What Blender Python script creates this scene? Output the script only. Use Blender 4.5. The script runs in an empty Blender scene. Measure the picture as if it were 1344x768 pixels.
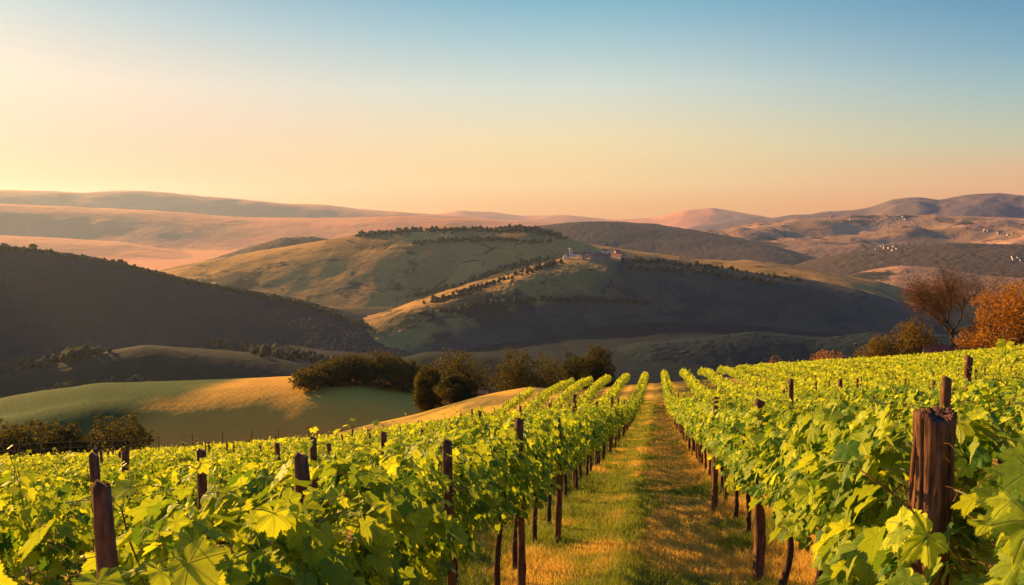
import bpy, math, random
import numpy as np
from mathutils import Vector
from mathutils.bvhtree import BVHTree

rng = np.random.default_rng(7)
random.seed(7)
S = bpy.context.scene
COL = S.collection
R_ = math.radians

# ------------------------------------------------------------------ camera
FPX = 1344 * 28 / 36
YAW = R_(10.4)
PITCH = math.atan((384 - 285) / FPX)
cd = bpy.data.cameras.new("camera")
cam = bpy.data.objects.new("camera", cd)
COL.objects.link(cam)
cd.lens = 28
cd.sensor_width = 36
cd.clip_start = 0.05
cd.clip_end = 40000
cam.location = (0, 0, 0)
cam.rotation_euler = (math.pi / 2 - PITCH, 0, YAW)
cd.dof.use_dof = True
cd.dof.focus_distance = 9.0
cd.dof.aperture_fstop = 11
S.camera = cam

# ------------------------------------------------------------------ sun, sky, exposure
SUN_AZ = YAW + R_(51)          # to the left of the rows (+Y), measured towards -X
SUN_EL = R_(17)
sun_dir = Vector((-math.sin(SUN_AZ) * math.cos(SUN_EL), math.cos(SUN_AZ) * math.cos(SUN_EL), math.sin(SUN_EL)))
sl = bpy.data.lights.new("sun", 'SUN')
sl.energy = 5.0
sl.angle = R_(0.6)
sl.color = (1.0, 0.54, 0.18)
so = bpy.data.objects.new("sun", sl)
COL.objects.link(so)
so.rotation_euler = sun_dir.to_track_quat('Z', 'Y').to_euler()

S.view_settings.view_transform = 'Standard'
S.view_settings.look = 'None'
S.view_settings.exposure = 1.5
S.view_settings.gamma = 1.0
S.view_settings.use_curve_mapping = False
S.render.engine = 'CYCLES'
S.cycles.use_denoising = True
S.cycles.max_bounces = 6
S.cycles.diffuse_bounces = 3
S.cycles.glossy_bounces = 2
S.cycles.transmission_bounces = 4
S.cycles.volume_bounces = 0
S.cycles.transparent_max_bounces = 8


class NT:
    """small node-tree helper"""
    def __init__(s, tree):
        s.t = tree
        s.n = tree.nodes
        s.l = tree.links
        s.n.clear()

    def add(s, kind, **kw):
        n = s.n.new(kind)
        for k, v in kw.items():
            setattr(n, k, v)
        return n

    def link(s, a, b):
        s.l.new(a, b)

    def put(s, sock, v):
        if hasattr(v, 'is_output') or hasattr(v, 'links'):
            s.l.new(v, sock)
        else:
            sock.default_value = v

    def math(s, op, a, b=0.0, c=0.0):
        n = s.n.new('ShaderNodeMath')
        n.operation = op
        for i, v in enumerate((a, b, c)):
            s.put(n.inputs[i], v)
        return n.outputs[0]

    def maprange(s, v, a, b, c=0.0, d=1.0, smooth=True):
        n = s.n.new('ShaderNodeMapRange')
        n.interpolation_type = 'SMOOTHSTEP' if smooth else 'LINEAR'
        s.put(n.inputs[0], v)
        for i, q in enumerate((a, b, c, d)):
            n.inputs[i + 1].default_value = q
        return n.outputs[0]

    def mix(s, f, a, b, mode='MIX'):
        n = s.n.new('ShaderNodeMix')
        n.data_type = 'RGBA'
        n.blend_type = mode
        s.put(n.inputs[0], f)
        for i, v in ((6, a), (7, b)):
            if isinstance(v, tuple) and len(v) == 3:
                v = v + (1,)
            s.put(n.inputs[i], v)
        return n.outputs[2]

    def noise(s, vec, scale, detail=3, rough=0.55):
        n = s.n.new('ShaderNodeTexNoise')
        n.inputs['Scale'].default_value = scale
        n.inputs['Detail'].default_value = detail
        n.inputs['Roughness'].default_value = rough
        if vec is not None:
            s.l.new(vec, n.inputs['Vector'])
        return n.outputs['Fac']

    def ramp(s, f, stops):
        n = s.n.new('ShaderNodeValToRGB')
        e = n.color_ramp.elements
        while len(e) < len(stops):
            e.new(0.5)
        for i, (p, c) in enumerate(stops):
            e[i].position = p
            e[i].color = tuple(c) + (1,) if len(c) == 3 else c
        s.put(n.inputs[0], f)
        return n.outputs[0]


def lin(r, g, b):
    return tuple(((c / 255) / 12.92 if c <= 10 else (((c / 255) + .055) / 1.055) ** 2.4) for c in (r, g, b))


W = bpy.data.worlds.new("World")
S.world = W
W.use_nodes = True
k = NT(W.node_tree)
sky = k.add('ShaderNodeTexSky', sky_type='NISHITA', sun_disc=False)
sky.sun_elevation = SUN_EL
sky.sun_rotation = -SUN_AZ
sky.air_density = 1.6
sky.dust_density = 4.0
tc = k.add('ShaderNodeTexCoord')
sep = k.add('ShaderNodeSeparateXYZ')
k.link(tc.outputs['Generated'], sep.inputs[0])
el = k.math('ARCSINE', sep.outputs[2])
el = k.math('MULTIPLY', el, 180 / math.pi)
e01 = k.maprange(el, -2.0, 40.0, 0, 1, smooth=False)
def pos(d): return (d + 2) / 42
ZEN = [(pos(24), lin(56, 108, 160)), (1.0, lin(52, 122, 222))]  # zenith out of view, its blue set to cool the shadow fill
sunside = k.ramp(e01, [(pos(-2), lin(252, 206, 136)), (pos(1.2), lin(222, 178, 130)), (pos(3), lin(222, 186, 154)), (pos(5.5), lin(222, 192, 176)),
                       (pos(8.5), lin(220, 206, 194)), (pos(12.7), lin(162, 190, 202)), (pos(16), lin(112, 158, 190))] + ZEN)
midside = k.ramp(e01, [(pos(-2), lin(236, 160, 92)), (pos(0.8), lin(250, 176, 94)), (pos(2.5), lin(248, 206, 138)), (pos(5.5), lin(238, 216, 170)),
                       (pos(9), lin(206, 216, 206)), (pos(12), lin(160, 196, 205)), (pos(15), lin(106, 172, 198))] + ZEN)
offside = k.ramp(e01, [(pos(-2), lin(222, 150, 104)), (pos(0.8), lin(246, 162, 92)), (pos(2.1), lin(246, 178, 112)), (pos(4.6), lin(196, 198, 166)),
                       (pos(7.5), lin(150, 186, 188)), (pos(10), lin(106, 162, 188)), (pos(13), lin(72, 138, 178))] + ZEN)
hn = k.add('ShaderNodeVectorMath', operation='MULTIPLY')
k.link(tc.outputs['Generated'], hn.inputs[0])
hn.inputs[1].default_value = (1, 1, 0)
hn2 = k.add('ShaderNodeVectorMath', operation='NORMALIZE')
k.link(hn.outputs[0], hn2.inputs[0])
dt = k.add('ShaderNodeVectorMath', operation='DOT_PRODUCT')
k.link(hn2.outputs[0], dt.inputs[0])
dt.inputs[1].default_value = (-math.sin(SUN_AZ), math.cos(SUN_AZ), 0)
az = k.math('ARCCOSINE', dt.outputs['Value'])
az = k.math('MULTIPLY', az, 180 / math.pi)
skycol = k.mix(k.maprange(az, 18.0, 56.0), sunside, midside)
skycol = k.mix(k.maprange(az, 54.0, 92.0), skycol, offside)
skycol = k.mix(k.maprange(az, 98.0, 150.0, 0, 0.65), skycol, lin(66, 104, 172))      # unseen sky behind us, dimmed and blued to set the shadow fill
b1 = k.add('ShaderNodeBackground')
k.link(sky.outputs[0], b1.inputs[0])
b1.inputs[1].default_value = 0.05
b2 = k.add('ShaderNodeBackground')
k.link(skycol, b2.inputs[0])
b2.inputs[1].default_value = 0.38
ms = k.add('ShaderNodeMixShader')
ms.inputs[0].default_value = 0.93
k.link(b1.outputs[0], ms.inputs[1])
k.link(b2.outputs[0], ms.inputs[2])
wo = k.add('ShaderNodeOutputWorld')
k.link(ms.outputs[0], wo.inputs[0])


# ------------------------------------------------------------------ helpers
def ray(px, py):
    """world direction of a pixel of the 1344x768 photograph (used to lay out where things stand on the terrain)"""
    cx, cy = (px - 672) / FPX, (384 - py) / FPX
    c, s = math.cos(PITCH), math.sin(PITCH)
    y, z, x = c + cy * s, -s + cy * c, cx
    return np.array([x * math.cos(YAW) - y * math.sin(YAW), x * math.sin(YAW) + y * math.cos(YAW), z])


def at(px, py, R):
    r = ray(px, py)
    return r * R / math.hypot(r[0], r[1])


def ss(a, b, x):
    t = np.clip((x - a) / (b - a), 0, 1)
    return t * t * (3 - 2 * t)


def hash2(ix, iy, seed):
    h = (ix.astype(np.int64) * 374761393 + iy.astype(np.int64) * 668265263 + seed * 974634777) & 0x7fffffff
    h = ((h ^ (h >> 13)) * 1274126177) & 0x7fffffff
    return ((h ^ (h >> 16)) & 0xffff) / 65535.0


def vnoise(x, y, seed=0):
    ix, iy = np.floor(x), np.floor(y)
    fx, fy = x - ix, y - iy
    fx, fy = fx * fx * (3 - 2 * fx), fy * fy * (3 - 2 * fy)
    a, b = hash2(ix, iy, seed), hash2(ix + 1, iy, seed)
    c, d = hash2(ix, iy + 1, seed), hash2(ix + 1, iy + 1, seed)
    return (a * (1 - fx) + b * fx) * (1 - fy) + (c * (1 - fx) + d * fx) * fy - 0.5


def fbm(x, y, scale, octaves=4, seed=0):
    v, amp = 0, 1.0
    for o in range(octaves):
        v = v + amp * vnoise(x / scale * 2 ** o + 17.3 * o, y / scale * 2 ** o - 9.1 * o, seed + o)
        amp *= 0.5
    return v


def make_mesh(name, V, faces, mats=(), midx=None, smooth=False, attrs=None, uv=None):
    """faces: list of (M,k) integer arrays"""
    me = bpy.data.meshes.new(name)
    V = np.asarray(V, np.float32)
    me.vertices.add(len(V))
    me.vertices.foreach_set('co', V.ravel())
    loops = np.concatenate([np.asarray(f, np.int32).ravel() for f in faces])
    sizes = np.concatenate([np.full(len(f), np.asarray(f).shape[1], np.int32) for f in faces])
    me.loops.add(len(loops))
    me.loops.foreach_set('vertex_index', loops)
    me.polygons.add(len(sizes))
    st = np.zeros(len(sizes), np.int32)
    st[1:] = np.cumsum(sizes)[:-1]
    me.polygons.foreach_set('loop_start', st)
    for m in mats:
        me.materials.append(m)
    if midx is not None:
        me.polygons.foreach_set('material_index', np.asarray(midx, np.int32))
    me.polygons.foreach_set('use_smooth', np.full(len(sizes), smooth, bool))
    for an, av in (attrs or {}).items():
        a = me.attributes.new(an, 'FLOAT', 'POINT')
        a.data.foreach_set('value', np.asarray(av, np.float32))
    if uv is not None:
        u = me.uv_layers.new(name='UVMap')
        u.data.foreach_set('uv', np.asarray(uv, np.float32)[loops].ravel())
    me.update(calc_edges=True)
    return me


def link(name, me, parent=None, loc=None):
    o = bpy.data.objects.new(name, me)
    COL.objects.link(o)
    if parent:
        o.parent = parent
    if loc is not None:
        o.location = loc
    return o


def tag(o, label=None, cat=None, group=None, kind=None):
    for kk, vv in (('label', label), ('category', cat), ('group', group), ('kind', kind)):
        if vv:
            o[kk] = vv
    return o


def empty(name, loc, label=None, cat=None, group=None, rz=0.0):
    o = bpy.data.objects.new(name, None)
    COL.objects.link(o)
    o.empty_display_size = 0.2
    o.location = loc
    o.rotation_euler = (0, 0, rz)
    return tag(o, label, cat, group)


class Geo:
    """collects pieces that become ONE mesh"""
    def __init__(s):
        s.V, s.F, s.M, s.A, s.n = [], [], [], [], 0

    def add(s, V, F, mat=0, a=0.5):
        V = np.asarray(V, float)
        for f in (F if isinstance(F, list) else [F]):
            f = np.asarray(f)
            s.F.append(f + s.n)
            s.M.append(np.full(len(f), mat))
        s.V.append(V)
        s.A.append(np.full(len(V), a) if np.isscalar(a) else a)
        s.n += len(V)

    def box(s, c, d, mat=0, rz=0.0):
        c, d = np.array(c, float), np.array(d, float) / 2
        q = np.array([[x, y, z] for z in (-1, 1) for x, y in ((-1, -1), (1, -1), (1, 1), (-1, 1))]) * d
        cr, sr = math.cos(rz), math.sin(rz)
        q = np.stack([q[:, 0] * cr - q[:, 1] * sr, q[:, 0] * sr + q[:, 1] * cr, q[:, 2]], 1) + c
        s.add(q, np.array([[3, 2, 1, 0], [4, 5, 6, 7], [0, 1, 5, 4], [1, 2, 6, 5], [2, 3, 7, 6], [3, 0, 4, 7]]), mat)

    def tube(s, P, r, sides=6, mat=0, rough=0.0, cap=True, a=0.5):
        P = np.asarray(P, float)
        n = len(P)
        r = np.broadcast_to(np.asarray(r, float), (n,))
        T = np.gradient(P, axis=0)
        T /= np.linalg.norm(T, axis=1)[:, None] + 1e-9
        ref = np.array([1.0, 0, 0]) if abs(T[0][0]) < 0.8 else np.array([0, 1.0, 0])
        A = np.cross(T, ref)
        A /= np.linalg.norm(A, axis=1)[:, None] + 1e-9
        B = np.cross(T, A)
        ang = np.linspace(0, 2 * math.pi, sides, endpoint=False)
        rr = r[:, None] * (1 + rough * rng.uniform(-1, 1, (n, sides)))
        V = P[:, None] + rr[..., None] * (np.cos(ang)[None, :, None] * A[:, None] + np.sin(ang)[None, :, None] * B[:, None])
        i = np.arange(n - 1)[:, None] * sides
        j = np.arange(sides)[None]
        j2 = (j + 1) % sides
        F = np.stack([i + j, i + j2, i + sides + j2, i + sides + j], -1).reshape(-1, 4)
        FF = [F]
        V = V.reshape(-1, 3)
        if cap:
            FF.append(np.array([[(n - 1) * sides + q for q in range(sides)]]))
            FF.append(np.array([[sides - 1 - q for q in range(sides)]]))
        s.add(V, FF, mat, a)

    def mesh(s, name, mats, smooth=False, attr=None):
        return make_mesh(name, np.concatenate(s.V), s.F, mats, np.concatenate(s.M), smooth,
                         {attr: np.concatenate(s.A)} if attr else None)


# ------------------------------------------------------------------ materials
def new_mat(name):
    m = bpy.data.materials.new(name)
    m.use_nodes = True
    return m, NT(m.node_tree)


def finish(m, k, col, rough=0.9, bump=None, bdist=0.1, bstr=0.6, spec=0.2):
    p = k.add('ShaderNodeBsdfPrincipled')
    if isinstance(col, tuple) and len(col) == 3:
        col = col + (1,)
    k.put(p.inputs['Base Color'], col)
    p.inputs['Roughness'].default_value = rough
    p.inputs['Specular IOR Level'].default_value = spec
    if bump is not None:
        b = k.add('ShaderNodeBump')
        b.inputs['Strength'].default_value = bstr
        b.inputs['Distance'].default_value = bdist
        k.link(bump, b.inputs['Height'])
        k.link(b.outputs[0], p.inputs['Normal'])
    o = k.add('ShaderNodeOutputMaterial')
    k.link(p.outputs[0], o.inputs[0])
    return m


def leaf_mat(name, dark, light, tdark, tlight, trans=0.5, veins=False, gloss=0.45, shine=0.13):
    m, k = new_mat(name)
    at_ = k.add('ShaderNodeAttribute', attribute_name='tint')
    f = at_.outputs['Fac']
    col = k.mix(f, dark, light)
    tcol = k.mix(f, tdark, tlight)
    nrm = None
    if veins:
        uv = k.add('ShaderNodeUVMap')
        sp = k.add('ShaderNodeSeparateXYZ')
        k.link(uv.outputs[0], sp.inputs[0])
        ax = k.math('ABSOLUTE', sp.outputs[0])
        y = sp.outputs[1]
        best = None
        for deg in (0, 50, 104):
            dx, dy = math.sin(R_(deg)), math.cos(R_(deg))
            cr = k.math('ABSOLUTE', k.math('SUBTRACT', k.math('MULTIPLY', ax, dy), k.math('MULTIPLY', y, dx)))
            al = k.math('ADD', k.math('MULTIPLY', ax, dx), k.math('MULTIPLY', y, dy))
            cr = k.math('ADD', cr, k.math('MULTIPLY', k.math('LESS_THAN', al, 0.0), 1.0))
            cr = k.math('ADD', cr, k.math('MULTIPLY', al, 0.012))
            best = cr if best is None else k.math('MINIMUM', best, cr)
        v = k.maprange(best, 0.012, 0.035, 1, 0)
        col = k.mix(k.math('MULTIPLY', v, 0.55), col, (0.20, 0.24, 0.06))
        tcol = k.mix(k.math('MULTIPLY', v, 0.5), tcol, (0.20, 0.22, 0.04))
        n2 = k.noise(uv.outputs[0], 5.0, 3)
        col = k.mix(k.maprange(n2, 0.35, 0.75, 0.0, 0.35), col, (0.05, 0.12, 0.02))
        hgt = k.math('SUBTRACT', k.math('MULTIPLY', n2, 0.8), v)
        bp = k.add('ShaderNodeBump')
        bp.inputs['Strength'].default_value = 0.5
        bp.inputs['Distance'].default_value = 0.004
        k.link(hgt, bp.inputs['Height'])
        nrm = bp.outputs[0]
    d = k.add('ShaderNodeBsdfDiffuse')
    k.link(col, d.inputs[0])
    t = k.add('ShaderNodeBsdfTranslucent')
    k.link(tcol, t.inputs[0])
    g = k.add('ShaderNodeBsdfGlossy')
    g.inputs['Roughness'].default_value = gloss
    g.inputs[0].default_value = (0.9, 0.9, 0.9, 1)
    m1 = k.add('ShaderNodeMixShader')
    m1.inputs[0].default_value = trans
    k.link(d.outputs[0], m1.inputs[1])
    k.link(t.outputs[0], m1.inputs[2])
    fr = k.add('ShaderNodeFresnel')
    fr.inputs[0].default_value = 1.35
    m2 = k.add('ShaderNodeMixShader')
    k.link(k.math('MULTIPLY', fr.outputs[0], shine), m2.inputs[0])
    k.link(m1.outputs[0], m2.inputs[1])
    k.link(g.outputs[0], m2.inputs[2])
    if nrm is not None:
        for q in (d, t, g):
            k.link(nrm, q.inputs['Normal'])
    o = k.add('ShaderNodeOutputMaterial')
    k.link(m2.outputs[0], o.inputs[0])
    return m


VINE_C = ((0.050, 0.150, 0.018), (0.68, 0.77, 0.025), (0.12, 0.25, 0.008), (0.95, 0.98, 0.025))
M_leaf_hi = leaf_mat("vine_leaf_veined", *VINE_C, trans=0.44, veins=True)
M_leaf = leaf_mat("vine_leaf", *VINE_C, trans=0.44)
M_grass = leaf_mat("grass_blade", (0.13, 0.19, 0.020), (0.66, 0.44, 0.07), (0.24, 0.32, 0.02), (0.80, 0.52, 0.08), trans=0.4, gloss=0.6, shine=0.06)
M_tree = leaf_mat("tree_leaf", (0.010, 0.024, 0.009), (0.105, 0.098, 0.022), (0.03, 0.04, 0.008), (0.26, 0.20, 0.03), trans=0.3, gloss=0.7, shine=0.0)
M_gold = leaf_mat("autumn_leaf", (0.14, 0.075, 0.015), (0.44, 0.20, 0.025), (0.25, 0.12, 0.02), (0.62, 0.28, 0.035), trans=0.4, gloss=0.7, shine=0.0)
M_olive = leaf_mat("olive_leaf", (0.05, 0.042, 0.012), (0.19, 0.135, 0.03), (0.10, 0.08, 0.015), (0.36, 0.24, 0.04), trans=0.35, gloss=0.7, shine=0.0)
M_twig = leaf_mat("twig", (0.07, 0.042, 0.02), (0.22, 0.115, 0.04), (0.10, 0.06, 0.02), (0.3, 0.15, 0.035), trans=0.2, gloss=0.8, shine=0.0)


def bark(name, c1, c2, scale=1.0, bd=0.008):
    m, k = new_mat(name)
    tc = k.add('ShaderNodeTexCoord')
    mp = k.add('ShaderNodeMapping')
    mp.inputs['Scale'].default_value = (1, 1, 0.12)
    k.link(tc.outputs['Object'], mp.inputs[0])
    n = k.noise(mp.outputs[0], 60 * scale, 5, 0.7)
    n2 = k.noise(tc.outputs['Object'], 9 * scale, 3)
    c = k.mix(k.maprange(n, 0.3, 0.7), c1, c2)
    c = k.mix(k.maprange(n2, 0.45, 0.75, 0, 0.5), c, tuple(x * 0.45 for x in c1))
    return finish(m, k, c, 0.9, n, bd, 1.0, 0.1)


M_post = bark("weathered_post_wood", (0.060, 0.031, 0.019), (0.24, 0.120, 0.062))
M_trunk = bark("vine_bark", (0.035, 0.022, 0.014), (0.10, 0.060, 0.035))
M_cane = bark("cane_bark", (0.10, 0.045, 0.02), (0.19, 0.10, 0.04), 1.5, 0.002)
M_treebark = bark("tree_bark", (0.045, 0.03, 0.018), (0.11, 0.07, 0.04), 0.2, 0.05)
m, k = new_mat("galvanised_wire")
M_wire = finish(m, k, (0.16, 0.13, 0.11), 0.5, spec=0.5)


def field_mat(name, cols, fscale, nscale, tree=None, tree_scale=0.1, bstr=0.6, bdist=4.0, rows=None, mask=None):
    """land seen from far: fields of several crops (voronoi), blotches, and dark hedges/woods"""
    m, k = new_mat(name)
    tc = k.add('ShaderNodeTexCoord')
    P = tc.outputs['Object']
    wv = k.add('ShaderNodeTexNoise')
    wv.inputs['Scale'].default_value = fscale * 1.5
    k.link(P, wv.inputs['Vector'])
    wa = k.add('ShaderNodeVectorMath', operation='MULTIPLY_ADD')
    k.link(wv.outputs['Color'], wa.inputs[0])
    wa.inputs[1].default_value = (0.7 / fscale,) * 3
    k.link(P, wa.inputs[2])
    vo = k.add('ShaderNodeTexVoronoi')
    vo.inputs['Scale'].default_value = fscale
    k.link(wa.outputs[0], vo.inputs['Vector'])
    sp = k.add('ShaderNodeSeparateColor')
    k.link(vo.outputs['Color'], sp.inputs[0])
    st = [(i / (len(cols) - 1), c) for i, c in enumerate(cols)]
    c = k.ramp(sp.outputs[0], st)
    n1 = k.noise(P, nscale, 5, 0.6)
    c = k.mix(k.maprange(n1, 0.3, 0.7, 0, 0.55), c, cols[len(cols) // 2])
    n2 = k.noise(P, tree_scale, 4, 0.65)
    hgt = n2
    if rows:
        wz = k.add('ShaderNodeTexWave', wave_type='BANDS', bands_direction='DIAGONAL')
        wz.inputs['Scale'].default_value = rows
        wz.inputs['Distortion'].default_value = 1.5
        wz.inputs['Detail'].default_value = 1
        k.link(P, wz.inputs['Vector'])
        c = k.mix(k.math('MULTIPLY', wz.outputs['Fac'], 0.16), c, tuple(x * 0.5 for x in cols[0]))
        hgt = k.math('ADD', n2, k.math('MULTIPLY', wz.outputs['Fac'], 0.12))
    if tree:
        tcol, lo, hi = tree
        ve = k.add('ShaderNodeTexVoronoi', feature='DISTANCE_TO_EDGE')
        ve.inputs['Scale'].default_value = fscale
        k.link(wa.outputs[0], ve.inputs['Vector'])
        nh = k.noise(P, fscale * 4, 3)
        hd = k.math('SUBTRACT', ve.outputs['Distance'], k.math('MULTIPLY', k.maprange(nh, .45, .62), 0.035))
        c = k.mix(k.maprange(hd, -0.020, 0.004, 0.75, 0), c, tcol)
        n3 = k.noise(P, fscale * 0.8, 5, 0.68)
        c = k.mix(k.maprange(n3, lo, hi), c, tcol)
        n4 = k.noise(P, tree_scale * 1.3, 2, 0.5)
        c = k.mix(k.maprange(n4, 0.56, 0.66, 0, 0.32), c, tcol)
    if mask:
        c = mask(k, P, c)
    return finish(m, k, c, 0.95, hgt, bdist, bstr, 0.05)


# ------------------------------------------------------------------ terrain
LAND = []          # (name, bvh) of what things can stand on


def structure(name, V, faces, mat, smooth=True):
    me = make_mesh(name, V, faces, [mat], None, smooth)
    o = link(name, me)
    o['kind'] = 'structure'
    F = [tuple(int(q) for q in r) for f in faces for r in f]
    LAND.append((name, BVHTree.FromPolygons([tuple(v) for v in np.asarray(V, float)], F)))
    return o


def grid_faces(ny, nx):
    i = np.arange(ny - 1)[:, None] * nx
    j = np.arange(nx - 1)[None]
    return np.stack([i + j, i + j + 1, i + nx + j + 1, i + nx + j], -1).reshape(-1, 4)


def cast(px, py, names=None, default_R=None):
    """where the line of sight through a pixel meets the land"""
    d = Vector(ray(px, py)).normalized()
    best = None
    for n, b in LAND:
        if names and n not in names:
            continue
        h = b.ray_cast(Vector((0, 0, 0)), d, 30000)
        if h[0] is not None and (best is None or h[3] < best[1]):
            best = (h[0], h[3])
    if best:
        return np.array(best[0])
    return at(px, py, default_R)


def drop_z(x, y, names=None):
    best = -1e9
    for n, b in LAND:
        if names and n not in names:
            continue
        h = b.ray_cast(Vector((x, y, 3000)), Vector((0, 0, -1)))
        if h[0] is not None:
            best = max(best, h[0].z)
    return best


def G(x, y):
    """the vineyard hillside"""
    x = np.asarray(x, float)
    y = np.asarray(y, float)
    z = -1.9 - 0.2 * y + 0.115 * x
    z = z + np.interp(y, [-20, 0, 4, 12, 22, 35, 50, 65, 80, 95, 108, 120, 135, 160],
                      [0, 0, 0, -.12, -.42, -.75, -.95, -.7, .0, .8, 1.15, .7, -.4, -3]) * ss(40, 4, x)
    z = z - .0105 * np.maximum(0, -x - 4) ** 1.5 * ss(10, 60, y)
    z = z - .006 * np.maximum(0, np.minimum(-x, 150) - 14) ** 1.6 * ss(30, 95, y)
    z = z + .021 * np.clip(x - 6, 0, 60) * ss(30, 75, y)
    z = z + 1.35 * np.exp(-((y - 105) / 20) ** 2) * ss(-11, -18, x) * ss(-62, -35, x)      # swell under the golden strip
    z = z - .9 * np.exp(-((y - 60) / 17) ** 2) * ss(-2, -8, x) * ss(-32, -16, x)
    # the left flank: a long hollow below the row beside the path, rising again to the field's far edge
    d = np.maximum(-x * math.sin(YAW) + y * math.cos(YAW), 3.0)
    l = x * math.cos(YAW) + y * math.sin(YAW)
    px = 672 + FPX * l / d
    R = np.hypot(d, l)
    py = np.interp(px, [-400, 0, 100, 200, 330, 440, 540, 600, 700], [628, 599, 594, 588, 578, 570, 556, 546, 536]) + 62 * np.exp(-R / 16)
    kk = (384 - py) / FPX
    zl = d * (kk * math.cos(PITCH) - math.sin(PITCH)) / (math.cos(PITCH) + kk * math.sin(PITCH)) - 1.55
    w = ss(-1.9, -5.0, x) * ss(660, 520, px) * ss(2.0, 5.0, y) * ss(-95, -75, x)
    w = w * (1 - .75 * ss(80, 100, R))
    z = z * (1 - w) + zl * w
    return z


def G_all(x, y):
    z = G(x, y)
    e = np.maximum(0, y - (122 + 0.35 * np.clip(x, -60, 60)))
    z = z - np.where(e < 40, 0.006 * e ** 2, 9.6 + 0.48 * (e - 40)) * 0.9
    w = np.maximum(0, -x - 75)
    z = z - 0.12 * w
    w = np.maximum(0, x - 110)
    z = z - 0.002 * np.minimum(w, 150) ** 2
    return np.maximum(z, -216)


gx = np.concatenate([-np.geomspace(400, 6, 130), np.linspace(-5.8, 5.8, 90), np.geomspace(6, 400, 130)])
gy = np.concatenate([np.linspace(-60, -4, 25), np.linspace(-3, 30, 150), np.geomspace(30.3, 620, 190)])
X, Y = np.meshgrid(gx, gy)
Z = G_all(X, Y) + 0.06 * fbm(X, Y, 1.3, 3, 5) * ss(40, 20, np.abs(X))

# ground of the vineyard: mown grass, dry and green patches, two worn wheel tracks
m, k = new_mat("vineyard_ground")
tc = k.add('ShaderNodeTexCoord')
P = tc.outputs['Object']
n1 = k.noise(P, 0.6, 5, 0.6)
n2 = k.noise(P, 14, 4, 0.7)
n3 = k.noise(P, 0.09, 3, 0.5)
c = k.mix(k.maprange(n1, 0.35, 0.65), (0.075, 0.10, 0.018), (0.30, 0.19, 0.045))
c = k.mix(k.maprange(n3, 0.4, 0.62, 0, 0.7), c, (0.64, 0.40, 0.045))
c = k.mix(k.maprange(n2, 0.45, 0.78, 0, 0.45), c, (0.06, 0.055, 0.014))
M_ground = finish(m, k, c, 0.95, n2, 0.05, 0.8, 0.05)
structure('vineyard_hillside', np.stack([X, Y, Z], -1).reshape(-1, 3), [grid_faces(*X.shape)], M_ground)

# the valley floor: one sheet to beyond the farthest ridge
FLOOR = -208
a = np.linspace(-math.pi, math.pi, 181)
r = np.geomspace(60, 15000, 120)
A, RR = np.meshgrid(a, r)
X, Y = RR * np.sin(A), RR * np.cos(A)
Z = FLOOR + 30 * (fbm(X, Y, 260, 4, 3) + .1) * ss(700, 1000, RR) * ss(2600, 1900, RR)
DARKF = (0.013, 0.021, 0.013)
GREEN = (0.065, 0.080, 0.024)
def far_haze_tint(k, P, c):  # far floor coloured orange, standing in for distant haze
    sp = k.add('ShaderNodeSeparateXYZ')
    k.link(P, sp.inputs[0])
    d = k.math('SQRT', k.math('ADD', k.math('MULTIPLY', sp.outputs[0], sp.outputs[0]), k.math('MULTIPLY', sp.outputs[1], sp.outputs[1])))
    d = k.math('ADD', d, k.math('MULTIPLY', k.noise(P, 0.002, 3), 700))
    return k.mix(k.maprange(d, 2500, 3200), c, (0.55, 0.24, 0.09))
M_valley = field_mat("valley_fields_shade_tint", [(0.009, 0.020, 0.016), (0.014, 0.028, 0.018), (0.007, 0.016, 0.015), (0.018, 0.028, 0.018)], 0.006, 0.004,  # near floor darkened in colour, standing in for valley shade
                     tree=((0.006, 0.013, 0.013), 0.43, 0.50), tree_scale=0.07, mask=far_haze_tint)
structure('valley_floor', np.stack([X, Y, Z], -1).reshape(-1, 3), [grid_faces(*X.shape)], M_valley)


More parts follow.
